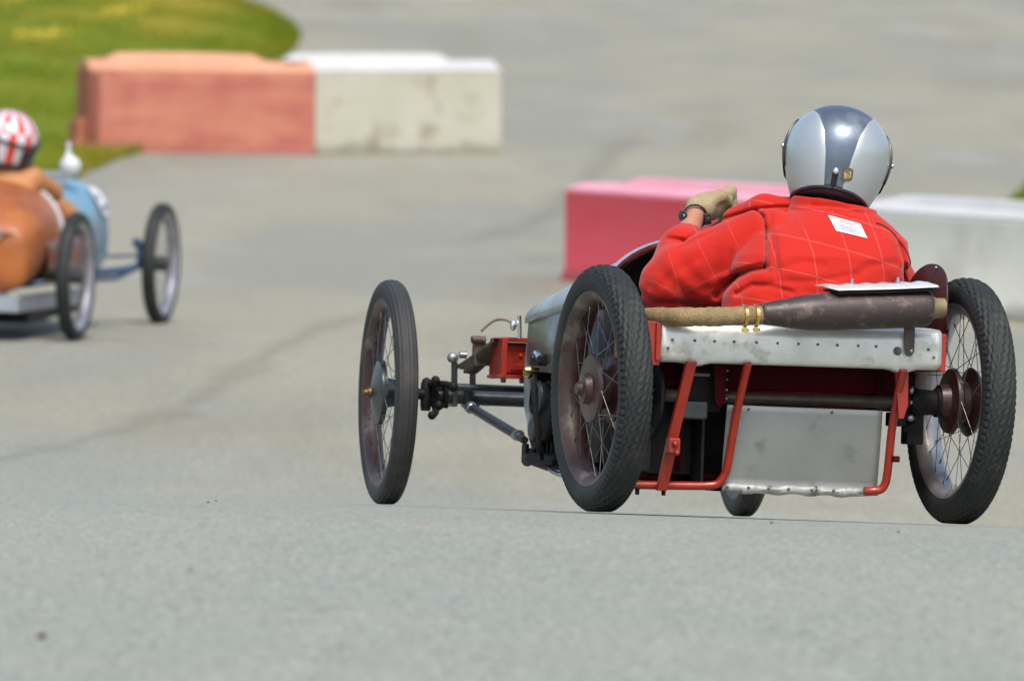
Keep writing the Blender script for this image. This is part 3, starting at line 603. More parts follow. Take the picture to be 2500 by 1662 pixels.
for x in (.125, .262): MB().lathe([(-.01,.009),(.0,.009),(.004,.005),(.012,.004),(.014,0)], (x,-.235,zc(x)+.083), 'z', 8).build('bolt', M['bolt'], car)
# steering wheel and column
q = MB(); P = []
ax = Vector((0,-.85,.5)).normalized(); u1 = Vector((1,0,0)); u2 = ax.cross(u1); cw = Vector((.13,.72,.735))
P = [cw+(u1*math.cos(2*PI*i/40)+u2*math.sin(2*PI*i/40))*.175 for i in range(41)]
q.tube(P, .013, 10, caps=False)
for k in range(4): a_ = PI/4+PI/2*k; q.tube([cw-ax*.03, cw+(u1*math.cos(a_)+u2*math.sin(a_))*.172], .007, 8)
q.tube([cw-ax*.02, cw-ax*.45], .014, 10); q.build('steering_wheel', M['dark'], car, smooth=True)

# ---------------------------------------------------------------- organic surfaces: distance fields meshed by surface nets
def surface_nets(fn, lo, hi, h):
    ax = [np.arange(lo[i], hi[i]+h, h) for i in range(3)]
    V = np.empty([len(a) for a in ax], np.float32)
    Yg, Zg = np.meshgrid(ax[1], ax[2], indexing='ij')
    for i0 in range(0, len(ax[0]), 16):
        sl = ax[0][i0:i0+16]; X = np.broadcast_to(sl[:, None, None], (len(sl),)+Yg.shape)
        V[i0:i0+16] = fn(X, np.broadcast_to(Yg, X.shape), np.broadcast_to(Zg, X.shape))
    S = V < 0; n = [k-1 for k in V.shape]
    c = [S[i:n[0]+i, j:n[1]+j, k:n[2]+k] for i in (0,1) for j in (0,1) for k in (0,1)]
    cnt = sum(x.astype(np.int8) for x in c); act = (cnt > 0) & (cnt < 8); idx = np.full(act.shape, -1, np.int64); I = np.argwhere(act); idx[act] = np.arange(len(I))
    acc = np.zeros((len(I), 3)); num = np.zeros(len(I))
    cor = [(i,j,k) for i in (0,1) for j in (0,1) for k in (0,1)]
    for a in cor:
        for d in range(3):
            if a[d]: continue
            b = list(a); b[d] = 1
            va = V[I[:,0]+a[0], I[:,1]+a[1], I[:,2]+a[2]]; vb = V[I[:,0]+b[0], I[:,1]+b[1], I[:,2]+b[2]]
            m = (va < 0) != (vb < 0); t = np.where(m, va/np.where(m, va-vb, 1), 0)
            p = np.array(a, float)[None].repeat(len(I), 0); p[:, d] += t
            acc[m] += p[m]; num[m] += 1
    P = (I+acc/num[:, None])*h+np.array(lo)
    F = []
    for d in range(3):
        e1, e2 = [(1,2),(2,0),(0,1)][d]
        A = S.take(range(0, S.shape[d]-1), d); B = S.take(range(1, S.shape[d]), d); E = np.argwhere(A != B)
        E = E[(E[:, e1] > 0) & (E[:, e2] > 0) & (E[:, e1] < S.shape[e1]-1) & (E[:, e2] < S.shape[e2]-1)]
        flip = S[E[:,0], E[:,1], E[:,2]]
        def cell(o1, o2):
            q = E.copy(); q[:, e1] -= o1; q[:, e2] -= o2; return idx[q[:,0], q[:,1], q[:,2]]
        q = np.stack([cell(1,1), cell(0,1), cell(0,0), cell(1,0)], 1)
        q[~flip] = q[~flip][:, ::-1]; F.append(q)
    F = np.concatenate(F); F = F[(F >= 0).all(1)]
    return P, F
def cone(X, Y, Z, a, b, ra, rb):
    a = np.array(a, float); d = np.array(b, float)-a; px, py, pz = X-a[0], Y-a[1], Z-a[2]
    t = np.clip((px*d[0]+py*d[1]+pz*d[2])/max(d@d, 1e-9), 0, 1)
    return np.sqrt((px-d[0]*t)**2+(py-d[1]*t)**2+(pz-d[2]*t)**2)-(ra+(rb-ra)*t)
def ell(X, Y, Z, c, r):
    q = np.sqrt(((X-c[0])/r[0])**2+((Y-c[1])/r[1])**2+((Z-c[2])/r[2])**2); return (q-1)*min(r)
def smin(a, b, k):
    h = np.clip(.5+.5*(b-a)/k, 0, 1); return b*(1-h)+a*h-k*h*(1-h)
def loft(X, Y, Z, tab, p=2.4):
    t = np.array(tab, float); z = t[:, 0]; a, b, cx, cy = [np.interp(Z, z, t[:, i]) for i in (1,2,3,4)]
    q = (np.abs((X-cx)/a)**p+np.abs((Y-cy)/b)**p)**(1/p); d = (q-1)*np.minimum(a, b)
    return np.maximum(d, np.maximum(z[0]-Z, Z-z[-1]))
def net_obj(name, fn, lo, hi, h, mt, parent, smooth_it=2, attr=None):
    P, F = surface_nets(fn, lo, hi, h)
    nb = [np.concatenate([F[:, i] for i in range(4)]), np.concatenate([F[:, (i+1) % 4] for i in range(4)])]
    a = np.concatenate([nb[0], nb[1]]); b = np.concatenate([nb[1], nb[0]])
    for _ in range(smooth_it):
        s = np.zeros_like(P); n = np.zeros(len(P)); np.add.at(s, a, P[b]); np.add.at(n, a, 1); P = P+.5*(s/np.maximum(n, 1)[:, None]-P)
    me = bpy.data.meshes.new(name); me.from_pydata(P.tolist(), [], F.tolist()); me.polygons.foreach_set('use_smooth', [True]*len(F)); me.materials.append(mt); me.update()
    if attr is not None:
        at = me.attributes.new('weave', 'FLOAT_VECTOR', 'POINT'); at.data.foreach_set('vector', attr(P).astype(np.float32).ravel())
    o = bpy.data.objects.new(name, me); link(o)
    if parent: o.parent = parent
    return o
def wob(X, Y, Z, f, seed):
    r = np.random.default_rng(seed); s = 0
    for k in range(7):
        d = r.normal(size=3); d /= np.linalg.norm(d); s = s+np.sin((X*d[0]+Y*d[1]+Z*d[2])*f*(.6+.25*k)+r.uniform(0, 6)+1.3*np.sin((X*d[1]-Z*d[0])*f*.5))/(1+.4*k)
    return s/3

# skin, gloves
M['skin'] = mat('skin', (.42,.20,.12), (.36,.16,.095), 25, .5, bump=.1, bscale=120, lo=.3, hi=.7)
M['glove'] = mat('knitted_glove', (.42,.35,.20), (.34,.27,.15), 30, .9, bump=.7, bscale=220)
M['strapm'] = mat('black_plastic', (.012,.013,.016), (.02,.02,.025), 20, .3)
def plaid():
    m = bpy.data.materials.new('red_quilted_cloth'); m.use_nodes = True; N, Lk = m.node_tree.nodes, m.node_tree.links; p = N['Principled BSDF']
    at = N.new('ShaderNodeAttribute'); at.attribute_name = 'weave'; sx = N.new('ShaderNodeSeparateXYZ'); Lk.new(at.outputs['Vector'], sx.inputs[0])
    ln = []
    for i in (0, 1):
        a = N.new('ShaderNodeMath'); a.operation = 'PINGPONG'; a.inputs[1].default_value = .5; Lk.new(sx.outputs[i], a.inputs[0])
        b = N.new('ShaderNodeMapRange'); b.inputs[1].default_value = .010; b.inputs[2].default_value = .026; b.inputs[3].default_value = 1; b.inputs[4].default_value = 0; Lk.new(a.outputs[0], b.inputs[0]); ln.append(b.outputs[0])
    mx = N.new('ShaderNodeMath'); mx.operation = 'MAXIMUM'; Lk.new(ln[0], mx.inputs[0]); Lk.new(ln[1], mx.inputs[1])
    tc = N.new('ShaderNodeTexCoord'); nz = N.new('ShaderNodeTexNoise'); nz.inputs['Scale'].default_value = 9; nz.inputs['Detail'].default_value = 5; Lk.new(tc.outputs['Object'], nz.inputs[0])
    mm = N.new('ShaderNodeMath'); mm.operation = 'MULTIPLY'; mm.inputs[1].default_value = .10; fd = N.new('ShaderNodeMath'); fd.operation = 'MULTIPLY'; Lk.new(mx.outputs[0], fd.inputs[0]); Lk.new(sx.outputs[2], fd.inputs[1]); Lk.new(fd.outputs[0], mm.inputs[0])
    c0 = N.new('ShaderNodeMix'); c0.data_type = 'RGBA'; c0.inputs[6].default_value = (.50,.017,.008,1); c0.inputs[7].default_value = (.42,.013,.006,1); Lk.new(nz.outputs[0], c0.inputs[0])
    c1 = N.new('ShaderNodeMix'); c1.data_type = 'RGBA'; Lk.new(mm.outputs[0], c1.inputs[0]); Lk.new(c0.outputs[2], c1.inputs[6]); c1.inputs[7].default_value = (.78,.42,.38,1)
    Lk.new(c1.outputs[2], p.inputs['Base Color']); p.inputs['Roughness'].default_value = .85; p.inputs['Specular IOR Level'].default_value = .2; p.inputs['Sheen Weight'].default_value = .15
    n2 = N.new('ShaderNodeTexNoise'); n2.inputs['Scale'].default_value = 34; n2.inputs['Detail'].default_value = 9; n2.inputs['Roughness'].default_value = .72; Lk.new(tc.outputs['Object'], n2.inputs[0])
    ad = N.new('ShaderNodeMath'); ad.operation = 'SUBTRACT'; Lk.new(n2.outputs[0], ad.inputs[0]); Lk.new(mm.outputs[0], ad.inputs[1])
    bp = N.new('ShaderNodeBump'); bp.inputs['Strength'].default_value = .3; bp.inputs['Distance'].default_value = .01; Lk.new(ad.outputs[0], bp.inputs['Height']); Lk.new(bp.outputs[0], p.inputs['Normal'])
    return m
M['suit'] = plaid()

# ---- driver in red. Coordinates are the car's own; the person's empty stands at the seat.
SEAT = Vector((.12, .20, .16))
per = empty('person', CAR @ Matrix.Translation(SEAT)); tag(per, 'driver in red chequered overalls and silver helmet hunched over the steering wheel, seen from behind', 'person')
def off(o): o.location = -SEAT; return o
NECK = (.235,.31,.92); LS = (.03,.32,.815); LE = (-.222,.42,.668); LW = (-.098,.595,.880); LP = (-.028,.650,.918)
RS = (.40,.31,.775); RE = (.425,.46,.56); RW = (.20,.60,.625); RP = (.06,.63,.66)
def fingers(P, root, d, side, curl, r=.009, glove=0):
    """five unequal fingers from the palm; d forward direction, side across the palm, curl the way they close"""
    root = np.array(root, float); d = np.array(d, float); d /= np.linalg.norm(d); side = np.array(side, float); side /= np.linalg.norm(side); curl = np.array(curl, float); curl /= np.linalg.norm(curl)
    out = None; L = [.070,.080,.075,.060]
    for k in range(4):
        b = root+side*(k-1.5)*.021; p = [b, b+d*L[k]*.42+curl*.006, b+d*L[k]*.62+curl*L[k]*.38, b+d*L[k]*.42+curl*L[k]*.72]
        for i in range(3):
            q = cone(*P, p[i], p[i+1], r+glove-.0008*i, r+glove-.0008*(i+1)); out = q if out is None else np.minimum(out, q)
    t0 = root-d*.055-side*.030; t = [t0, t0-side*.022+d*.035+curl*.012, t0-side*.012+d*.058+curl*.034]
    for i in range(2): out = np.minimum(out, cone(*P, t[i], t[i+1], r+glove+.002-.001*i, r+glove+.001-.001*i))
    return out
def hand(P, wrist, palm, side, curl, glove=0):
    w_, p_ = np.array(wrist, float), np.array(palm, float); d = (p_-w_)/np.linalg.norm(p_-w_); s_ = np.array(side, float); s_ -= d*(s_@d); s_ /= np.linalg.norm(s_)
    k = np.array(p_)+d*.030
    out = cone(*P, w_, w_+d*.03, .024+glove, .026+glove)
    for j in (-1, 0, 1): out = smin(out, cone(*P, w_+d*.03+s_*j*.016, k+s_*j*.024, .016+glove, .0155+glove), .018)
    return smin(out, fingers(P, k, d, s_, curl, glove=glove), .006)
LSIDE, LCURL = (.55,.1,.85), (.45,.25,-.85)
LSIDE = (-.5,.45,-.75)
RSIDE, RCURL = (0,.5,-.8), (-.3,.8,-.3)
def body_fn(X, Y, Z):
    P = (X, Y, Z)
    d = loft(X, Y, Z, [(.20,.15,.12,.12,.24),(.34,.17,.125,.12,.22),(.50,.165,.12,.14,.21),(.66,.185,.13,.17,.23),(.76,.185,.125,.195,.26),(.83,.13,.10,.22,.29),(.89,.07,.075,.233,.31)])
    d = smin(d, cone(*P, (.233,.31,.86), (.25,.36,1.0), .060, .058), .03)
    hd = smin(ell(*P, (.262,.375,1.09), (.078,.098,.095)), ell(*P, (.252,.415,1.02), (.055,.065,.065)), .04)        # skull, jaw
    hd = smin(hd, cone(*P, (.258,.478,1.06), (.255,.492,1.035), .008, .013), .012)                                   # nose
    for s in (-1, 1):
        hd = np.maximum(hd, -(np.sqrt((X-.26-s*.032)**2+(Y-.475)**2+(Z-1.07)**2)-.014)); hd = np.minimum(hd, np.sqrt((X-.26-s*.031)**2+(Y-.462)**2+(Z-1.07)**2)-.013)
        hd = smin(hd, ell(*P, (.26+s*.078,.37,1.06), (.010,.018,.03)), .008)
    hd = np.maximum(hd, -ell(*P, (.252,.484,1.005), (.024,.012,.004)))
    d = smin(d, hd, .02)
    for S, E, W, PM, sd, cu in ((LS, LE, LW, LP, LSIDE, LCURL), (RS, RE, RW, RP, RSIDE, RCURL)):
        d = smin(d, cone(*P, (.22,.30,.81), S, .06, .058), .04); d = smin(d, cone(*P, S, E, .052, .042), .03); d = smin(d, cone(*P, E, W, .042, .030), .015)
        d = smin(d, hand(P, W, PM, sd, cu), .01)
    for s in (-1, 1):
        h_ = (.12+s*.085,.28,.27); k_ = (.07+s*.10,.72,.42); a_ = (.03+s*.09,1.12,.24); f_ = (.03+s*.09,1.20,.30)
        d = smin(d, cone(*P, h_, k_, .085, .060), .04); d = smin(d, cone(*P, k_, a_, .056, .038), .02); d = smin(d, cone(*P, a_, f_, .035, .028), .02)
    return d
body = off(net_obj('body', body_fn, (-.34,.05,.12), (.56,1.28,1.22), .0068, M['skin'], per, 2))

TOR = [(.28,.20,.15,.10,.22),(.45,.235,.15,.115,.20),(.60,.248,.150,.130,.20),(.68,.252,.155,.155,.215),(.76,.250,.150,.180,.235),(.82,.225,.135,.205,.265),(.865,.165,.115,.225,.29),(.90,.115,.10,.238,.31)]
def jacket_parts(X, Y, Z):
    P = (X, Y, Z)
    tor = loft(X, Y, Z, TOR, 2.3)-.004
    la = smin(cone(*P, (.06,.30,.80), LS, .092, .088), cone(*P, LS, LE, .090, .082), .03)
    la = smin(la, cone(*P, (-.05,.345,.775), (-.19,.40,.70), .088, .092), .03); la = smin(la, cone(*P, (.06,.30,.71), (-.10,.37,.675), .07, .075), .03)
    lf = smin(cone(*P, LE, (-.160,.50,.775), .082, .068), cone(*P, (-.160,.50,.775), (-.132,.545,.812), .066, .050), .02)
    ra = smin(cone(*P, (.36,.30,.785), (.425,.34,.70), .078, .075), cone(*P, (.425,.34,.70), RE, .075, .068), .03)
    rf = cone(*P, RE, RW, .064, .044)
    return tor, smin(la, lf, .022), smin(ra, rf, .02)
def cr(*p): return [(.006+(a-1868)*.001215, .767-(b-620)*.00121+(a-1868)*.00004) for a, b in p]
CREASES = [(cr((1866,655),(1832,660),(1800,672),(1775,692),(1752,718)),   .010, .024), (cr((1745,537),(1790,523),(1845,508),(1900,503),(1925,503)), .005, .014),
    (cr((1846,512),(1862,530),(1868,560),(1869,610),(1866,655)), .0050, .022), (cr((1628,578),(1668,583)), .007, .014), (cr((1800,718),(1836,698),(1880,700),(1935,716)), .009, .009),
    (cr((1700,632),(1650,660),(1618,692)), .014, .004), (cr((1752,615),(1748,680)), .013, .004), (cr((1785,620),(1782,665)), .010, .004), (cr((1985,503),(2050,506),(2105,522)), .007, .004),
    (cr((1590,660),(1586,700)), .009, .004), (cr((1900,660),(1960,640),(2010,650)), .012, .004), (cr((2080,690),(2120,650),(2190,640)), .012, .005), (cr((2195,575),(2215,640),(2222,690)), .007, .008),
    (cr((1560,705),(1600,735),(1680,738)), .008, .007), (cr((1880,690),(1990,690),(2090,670)), .010, .005)]
def jacket_fn(X, Y, Z):
    P = (X, Y, Z)
    tor, la, ra = jacket_parts(X, Y, Z)
    seam = X-(.004+.03*np.clip((Z-.70)/.2, -1, 1)**2)              # back panel overlaps the sleeve at this line
    pleat = np.clip(1-np.abs(seam)/.010, 0, 1)*np.clip((Z-.67)/.05, 0, 1)*np.clip((.93-Z)/.03, 0, 1)*np.clip((.34-Y)/.06, 0, 1)
    tor = tor-.006*np.clip(seam/.006, 0, 1)*np.clip((Z-.66)/.05, 0, 1)
    # soft folds: long diagonal ones across the low back, radial ones round elbow and armpit
    f = .0025*wob(X, Y, Z, 22, 3)+.0020*np.sin((Z*.9+X*.35)*75+2.2*np.sin(X*16+Z*9))*np.clip((.78-Z)/.1, 0, 1)
    tor = tor-f
    ex = (X-LE[0])*.85-(Z-LE[2])*.35
    dl = np.sqrt((X+.06)**2+(Y-.28)**2+(Z-.70)**2)
    fa = .0022*wob(X, Y, Z, 24, 5)+.0025*np.sin((X*.75+Z*.25-Y*.2)*95+2.5*np.sin(Z*26+1))*np.exp(-((X+.22)/.09)**2)*np.clip((Z-.60)/.05, 0, 1)
    fa = fa+.008*np.exp(-((Z-.715-.35*(X+.05))/.012)**2)*np.exp(-((X+.06)/.08)**2)-.009*np.exp(-((Z-.690-.35*(X+.05))/.010)**2)*np.exp(-((X+.05)/.07)**2)
    fa = fa-.009*np.exp(-((Z-.800-.6*(X+.17))/.009)**2)*np.exp(-((X+.165)/.05)**2)
    la = la-fa
    ra = ra-.003*wob(X, Y, Z, 45, 9)
    d = smin(tor, la, .016); d = smin(d, ra, .022)
    d = d+.011*pleat
    # yoke roll of the raised left shoulder, and the collar standing round the neck
    roll = smin(cone(*P, (.205,.37,.895), (.06,.415,.893), .048, .052), cone(*P, (.06,.415,.893), (-.005,.47,.865), .052, .046), .02)-.002*wob(X, Y, Z, 40, 12)
    d = np.minimum(d+.0, smin(d, roll, .007))
    slope = .05*(X-.235)
    col = np.sqrt(((X-.238)/1.18)**2+((Y-.325)/1.0)**2)
    collar = np.maximum(np.abs(col-(.098-.1*(Z-.90)))-.007, np.abs(Z-.899+slope*3.0+.0*Y)-.028)
    d = smin(d, collar-.002*wob(X, Y, Z, 60, 4), .010)
    XV = X-.2775*(Y-.22); outer = np.clip((.50-Y)/.05, 0, 1)
    for pts, wd, dp in CREASES:
        m = 9.
        for (x0, z0), (x1, z1) in zip(pts[:-1], pts[1:]):
            dx, dz = x1-x0, z1-z0; t = np.clip(((XV-x0)*dx+(Z-z0)*dz)/(dx*dx+dz*dz), 0, 1); m = np.minimum(m, np.sqrt((XV-x0-t*dx)**2+(Z-z0-t*dz)**2))
        d = d+dp*np.exp(-(m/wd)**2)*outer
    # neck opening
    d = np.maximum(d, -np.maximum(np.sqrt((X-.24)**2+(Y-.34)**2)-.082, .885-Z))
    # cuff opening at the left wrist
    ax = np.array(LW)-np.array((-.160,.50,.775)); ax /= np.linalg.norm(ax)
    tt = (X-LW[0])*ax[0]+(Y-LW[1])*ax[1]+(Z-LW[2])*ax[2]
    hole = cone(*P, (-.128,.555,.830), LW, .036, .040)
    d = np.maximum(d, -np.where(la < ra, hole, 1))
    return d
def weave(P):
    X, Y, Z = P.T
    tor, la, ra = jacket_parts(X, Y, Z); roll = cone(X, Y, Z, (.205,.37,.895), (-.005,.47,.865), .048, .05)
    u = (X-.006+.06*(Z-.75)+.35*(Z-.72)**2*np.sign(X-.1))/.106; v = (Z-.832+.235*(X-.006)+.12*(X-.2)**2)/.104
    U = np.stack([u, v, 0*u+1], 1)
    S, E = np.array(LS), np.array(LE); C = np.array((-.160,.50,.775))
    d1 = E-S; L1 = np.linalg.norm(d1); d1 /= L1; d2 = C-E; L2 = np.linalg.norm(d2); d2 /= L2
    t1 = (P-S)@d1; t2 = (P-E)@d2
    bl = np.clip((t1-L1*.8)/(L1*.35), 0, 1); s_ = t1*(1-bl)+(L1+t2)*bl
    n1 = np.cross(d1, [0,0,1.]); n1 /= np.linalg.norm(n1); n2 = np.cross(n1, d1)
    ang = np.arctan2((P-S)@n2, (P-S)@n1)
    UL = np.stack([(s_+.03)/.10, ang*.085/.10+.3, 0*s_+.55], 1)
    RSn = np.array(RS); d3 = np.array(RE)-RSn; d3 /= np.linalg.norm(d3)
    UR = np.stack([((P-RSn)@d3)/.10+.35, (Y-.27)/.10, 0*Y+.6], 1)
    U = np.where(((la < tor) & (la < ra) & (X < .006))[:, None], UL, U); U = np.where(((ra < tor-.004) & (X > .2))[:, None], UR, U)
    rm = (roll < .022) & (Z > .852) & (X < .2) & (Z > .876-.25*(Y-.30)); U[rm] = (.3, .3, 0)
    cm = (Z > .893) & (np.sqrt((X-.238)**2+(Y-.325)**2) < .13); U[cm] = (.3, .3, 0)
    return U
jk = off(net_obj('overalls_top', jacket_fn, (-.36,.02,.34), (.55,.80,.975), .0038, M['suit'], per, 1, weave))
def trouser_fn(X, Y, Z):
    P = (X, Y, Z); d = loft(X, Y, Z, [(.17,.18,.15,.12,.24),(.30,.20,.155,.12,.23),(.44,.20,.15,.12,.21)])
    for s in (-1, 1):
        h_ = (.12+s*.085,.28,.27); k_ = (.07+s*.10,.72,.42); a_ = (.03+s*.09,1.10,.25)
        d = smin(d, cone(*P, h_, k_, .098, .075), .04); d = smin(d, cone(*P, k_, a_, .072, .055), .02)
    return d-.004*wob(X, Y, Z, 40, 2)
off(net_obj('overalls_trousers', trouser_fn, (-.22,.03,.1), (.42,1.2,.6), .011, M['suit'], per, 1))
def lglove(X, Y, Z):
    P = (X, Y, Z); a = np.array(LW); b = np.array(LP); d = (b-a)/np.linalg.norm(b-a)
    g = smin(hand(P, a+d*.015, b, LSIDE, LCURL, glove=.0055), cone(*P, (.015,.660,.940), (.036,.672,.966), .020, .018), .012)
    g = smin(g, ell(*P, (-.040,.655,.915), (.052,.035,.042)), .02); g = smin(g, ell(*P, (-.078,.632,.908), (.034,.03,.032)), .02)
    cut = (X-a[0])*.35+(Y-a[1])*.80+(Z-a[2])*.48-.010
    return np.maximum(g, -cut)
off(net_obj('glove', lglove, (-.20,.54,.80), (.12,.82,1.04), .0032, M['glove'], per, 1))
def rglove(X, Y, Z):
    P = (X, Y, Z); a = np.array(RW); b = np.array(RP); d = (b-a)/np.linalg.norm(b-a)
    return np.maximum(hand(P, a, b, RSIDE, RCURL, glove=.005), -((X-a[0])*d[0]+(Y-a[1])*d[1]+(Z-a[2])*d[2]-.012))
off(net_obj('glove', rglove, (-.12,.50,.50), (.24,.80,.76), .0040, M['glove'], per, 1))

# wrist watch on the left wrist
wv = Vector((.22,.92,.30)).normalized(); wc_ = Vector((-.098,.588,.880))
n1 = Vector((1,0,0)); n1 = (n1-wv*n1.dot(wv)).normalized(); n2 = wv.cross(n1)
def ring(c, ax1, ax2, r1, r2, ww, th, axis, n=48, a0=0, a1=2*PI):
    P = []
    for i in range(n+1):
        t = a0+(a1-a0)*i/n; d = ax1*math.cos(t)*r1+ax2*math.sin(t)*r2; u = (ax1*math.cos(t)+ax2*math.sin(t))
        P.append([c+d-axis*ww/2, c+d+u*th-axis*ww/2, c+d+u*th+axis*ww/2, c+d+axis*ww/2])
    return P
watch = MB().grid(ring(wc_, n1, n2, .0335, .0335, .008, .004, wv), cv=True).build('watch_strap', M['strapm'], per, smooth=True, angle=40); off(watch)
fx = Vector((-.139,.578,.880)); nx = (fx-wc_).normalized()
fc = MB(); 
q1 = nx.cross(wv).normalized(); q2 = q1.cross(nx)
fc.grid([[fx+nx*t+(q1*math.cos(2*PI*k/20)*1.0+q2*math.sin(2*PI*k/20)*1.25)*r_ for k in range(20)] for t, r_ in ((-.008,.0),(-.008,.013),(-.002,.016),(.004,.015),(.006,.011),(.006,0))], cv=True)
f_ = fc.build('watch_case', M['strapm'], watch, smooth=True)
q = MB(); q.grid([[fx+nx*t+Vector((0,-.0105,0))+(q1*math.cos(2*PI*k/16)+q2*math.sin(2*PI*k/16)*1.2)*r_ for k in range(16)] for t, r_ in ((.0,.007),(.003,.006),(.003,0))], cv=True); q.build('watch_glass', M['bolt'], watch, smooth=True)
q = MB(); q.box((0,0,0), (.020,.012,.034), Matrix.Rotation(R(-12), 3, 'Y')); q.box((.0,-.008,-.002), (.014,.006,.014), Matrix.Rotation(R(-12), 3, 'Y'))
q = q.build('watch_buckle', M['strapm'], watch, bevel=.003); q.location = Vector((-.064,.572,.874))

# ---- helmet
HT = Matrix.Translation((.262,.365,1.062)) @ Matrix.Rotation(R(12), 4, 'Y') @ Matrix.Rotation(R(-11), 4, 'X') @ Matrix.Rotation(R(-15), 4, 'Z')
def hel(phi, z, o=0):                   # phi 0 at the back, z from rim to crown
    zt = .150
    if z > 0: k = math.sqrt(max(0, 1-(z/zt)**2.15))
    else: k = 1-.95*(abs(z)/.30)**1.6*(1.0)
    fl = 0
    return Vector(((.150*k+o*min(1, k*4))*math.sin(phi), (-.163*k-o*min(1, k*4))*math.cos(phi)+.008*(1-k), z+(o if z > .12 else 0)))
def zrim(phi): c = math.cos(phi); return -.127-.012*abs(math.sin(phi))**2 - .002*c
def helgrid(p0, p1, nphi, nz, o=0, zlo=None, zhi=.15, close=False):
    P = []
    for i in range(nphi+1):
        ph = p0+(p1-p0)*i/nphi; row = []
        for j in range(nz+1):
            t = j/nz; t = 1-(1-t)**1.7 if zhi > .149 else t; zb = zrim(ph) if zlo is None else zlo(ph); row.append(hel(ph, zb+(zhi-zb)*t, o))
        P.append(row)
    return P
M['hel_d'] = mat('blue_grey_helmet', (.15,.19,.24), (.10,.13,.165), 7, .36, metal=.65, c3=(.24,.28,.31), s3=9, t3=.55, coat=.15, bump=.02, bscale=10)
M['hel_s'] = mat('silver_helmet', (.50,.56,.57), (.44,.49,.49), 5, .36, metal=.55, coat=.35, c3=(.46,.48,.45), s3=4, t3=.62)
M['trim'] = mat('black_trim', (.012,.010,.016), (.02,.018,.025), 20, .45)
helm = MB(); 
P = []
for i in range(97):
    ph = -PI+2*PI*i/96; row = []
    front = max(0, (abs(ph)-R(118))/R(62)); front = min(1, front*3)
    for j in range(41):
        t = 1-(1-j/40)**1.7; zb = zrim(ph)+front*.155; row.append(hel(ph, zb+(.15-zb)*t))
    P.append(row)
helm.grid(P)
helmet = helm.build('helmet', M['hel_d'], per, smooth=True, solid=.006, angle=180); helmet.matrix_local = Matrix.Translation(-SEAT) @ HT
# the two silver side shells, slightly proud, with a raised edge towards the dark centre
def wz(z): return float(np.interp(z, [-.145,-.115,-.04,.03,.087,.118,.140], [.018,.021,.031,.045,.066,.084,.100]))
for s in (-1, 1):
    P = []
    for j in range(49):
        z = -.150+.280*(j/48); kx = abs(hel(PI/2, z).x); w_ = wz(z)*(1.12 if s < 0 else .92); wf = .150*.985*max(.0, 1-(max(0, z+.02)/.156)**2.4)
        p0 = math.asin(min(.999, w_/max(kx, .01))); p1 = PI/2+R(20)*(1-max(0, z)/.13)
        if z > .10: p1 = p0+(p1-p0)*max(0.02, (1-((z-.10)/.03)**1.5)) if z < .13 else p0+.02
        row = []
        for i in range(25):
            t = i/24; ph = p0+(p1-p0)*t; e = .0045*min(1, t*14)**.5*min(1, (1-t)*10+.2); zz = max(z, zrim(ph)+.001); row.append(hel(s*ph, zz, .0008+e))
        P.append(row)
    MB().grid(P).build('helmet_side', M['hel_s'], helmet, smooth=True, angle=180)
rim = []
for i in range(97):
    ph = -R(118)+2*R(118)*i/96; rim.append(hel(ph, zrim(ph), .002))
MB().tube(rim, .0062, 8).build('helmet_trim', M['trim'], helmet, smooth=True)
P = [[hel(-R(125)+R(250)*i/60, zrim(-R(125)+R(250)*i/60)-.0, -.006), hel(-R(125)+R(250)*i/60, zrim(0)-.012, -.014)*1.0, Vector((hel(-R(125)+R(250)*i/60, zrim(0), -.035).x, hel(-R(125)+R(250)*i/60, zrim(0), -.035).y, -.150))] for i in range(61)]
MB().grid(P).build('helmet_padding', M['trim'], helmet, smooth=True, solid=.008)
q = MB(); P = []
for t in range(7): 
    z = -.133+.050*t/6; P.append([hel(R(-1.5)+k*R(3.4), z, .0085 if abs(k) < 1 else .004) for k in (-1.15,-1,0,1,1.15)])
q.grid(P); st = q.build('visor_strap', M['strapm'], helmet, smooth=True, solid=.003)
q = MB(); c = hel(R(-1.5), -.086, .011); q.ball(c, (.010,.007,.010), 16, 10); q.build('snap_button', M['pipe'] if False else M['glass'], st, smooth=True)
# square badge, brown border with a pale worn centre
def badge(name, ph0, z0, hw, o, mt, parent, rot=R(12), n=14):
    P = []
    for i in range(n+1):
        row = []
        for j in range(n+1):
            u, v = i/n*2-1, j/n*2-1
            k = max(abs(u), abs(v)); l = (abs(u)**4+abs(v)**4)**.25; u, v = (u*k/l if l else 0), (v*k/l if l else 0)
            a_, b_ = (u*math.cos(rot)-v*math.sin(rot))*hw, (u*math.sin(rot)+v*math.cos(rot))*hw; row.append(hel(ph0+a_/.15, z0+b_, o))
        P.append(row)
    return MB().grid(P).build(name, mt, parent, smooth=True, angle=180)
M['badge'] = mat('brown_badge', (.20,.135,.05), (.15,.10,.04), 60, .4, metal=.3); M['badge2'] = mat('pale_badge_centre', (.40,.37,.25), (.24,.19,.09), 190, .4, lo=.45, hi=.55)
bd = badge('helmet_badge', R(13.5), -.088, .0175, .0075, M['badge'], helmet); 
badge('badge_centre', R(13.5), -.088, .0115, .0085, M['badge2'], bd)
sb = MB(); pts = []
for i in range(25):
    t = i/24; a_ = .0065*math.sin(t*PI*2.2+.4); b_ = .008*(1-2*t); pts.append(hel(R(13.5)+(a_)/.15, -.078+b_, .0095))
sb.tube(pts, .0011, 6).build('badge_symbol', M['pipe'], bd, smooth=True)
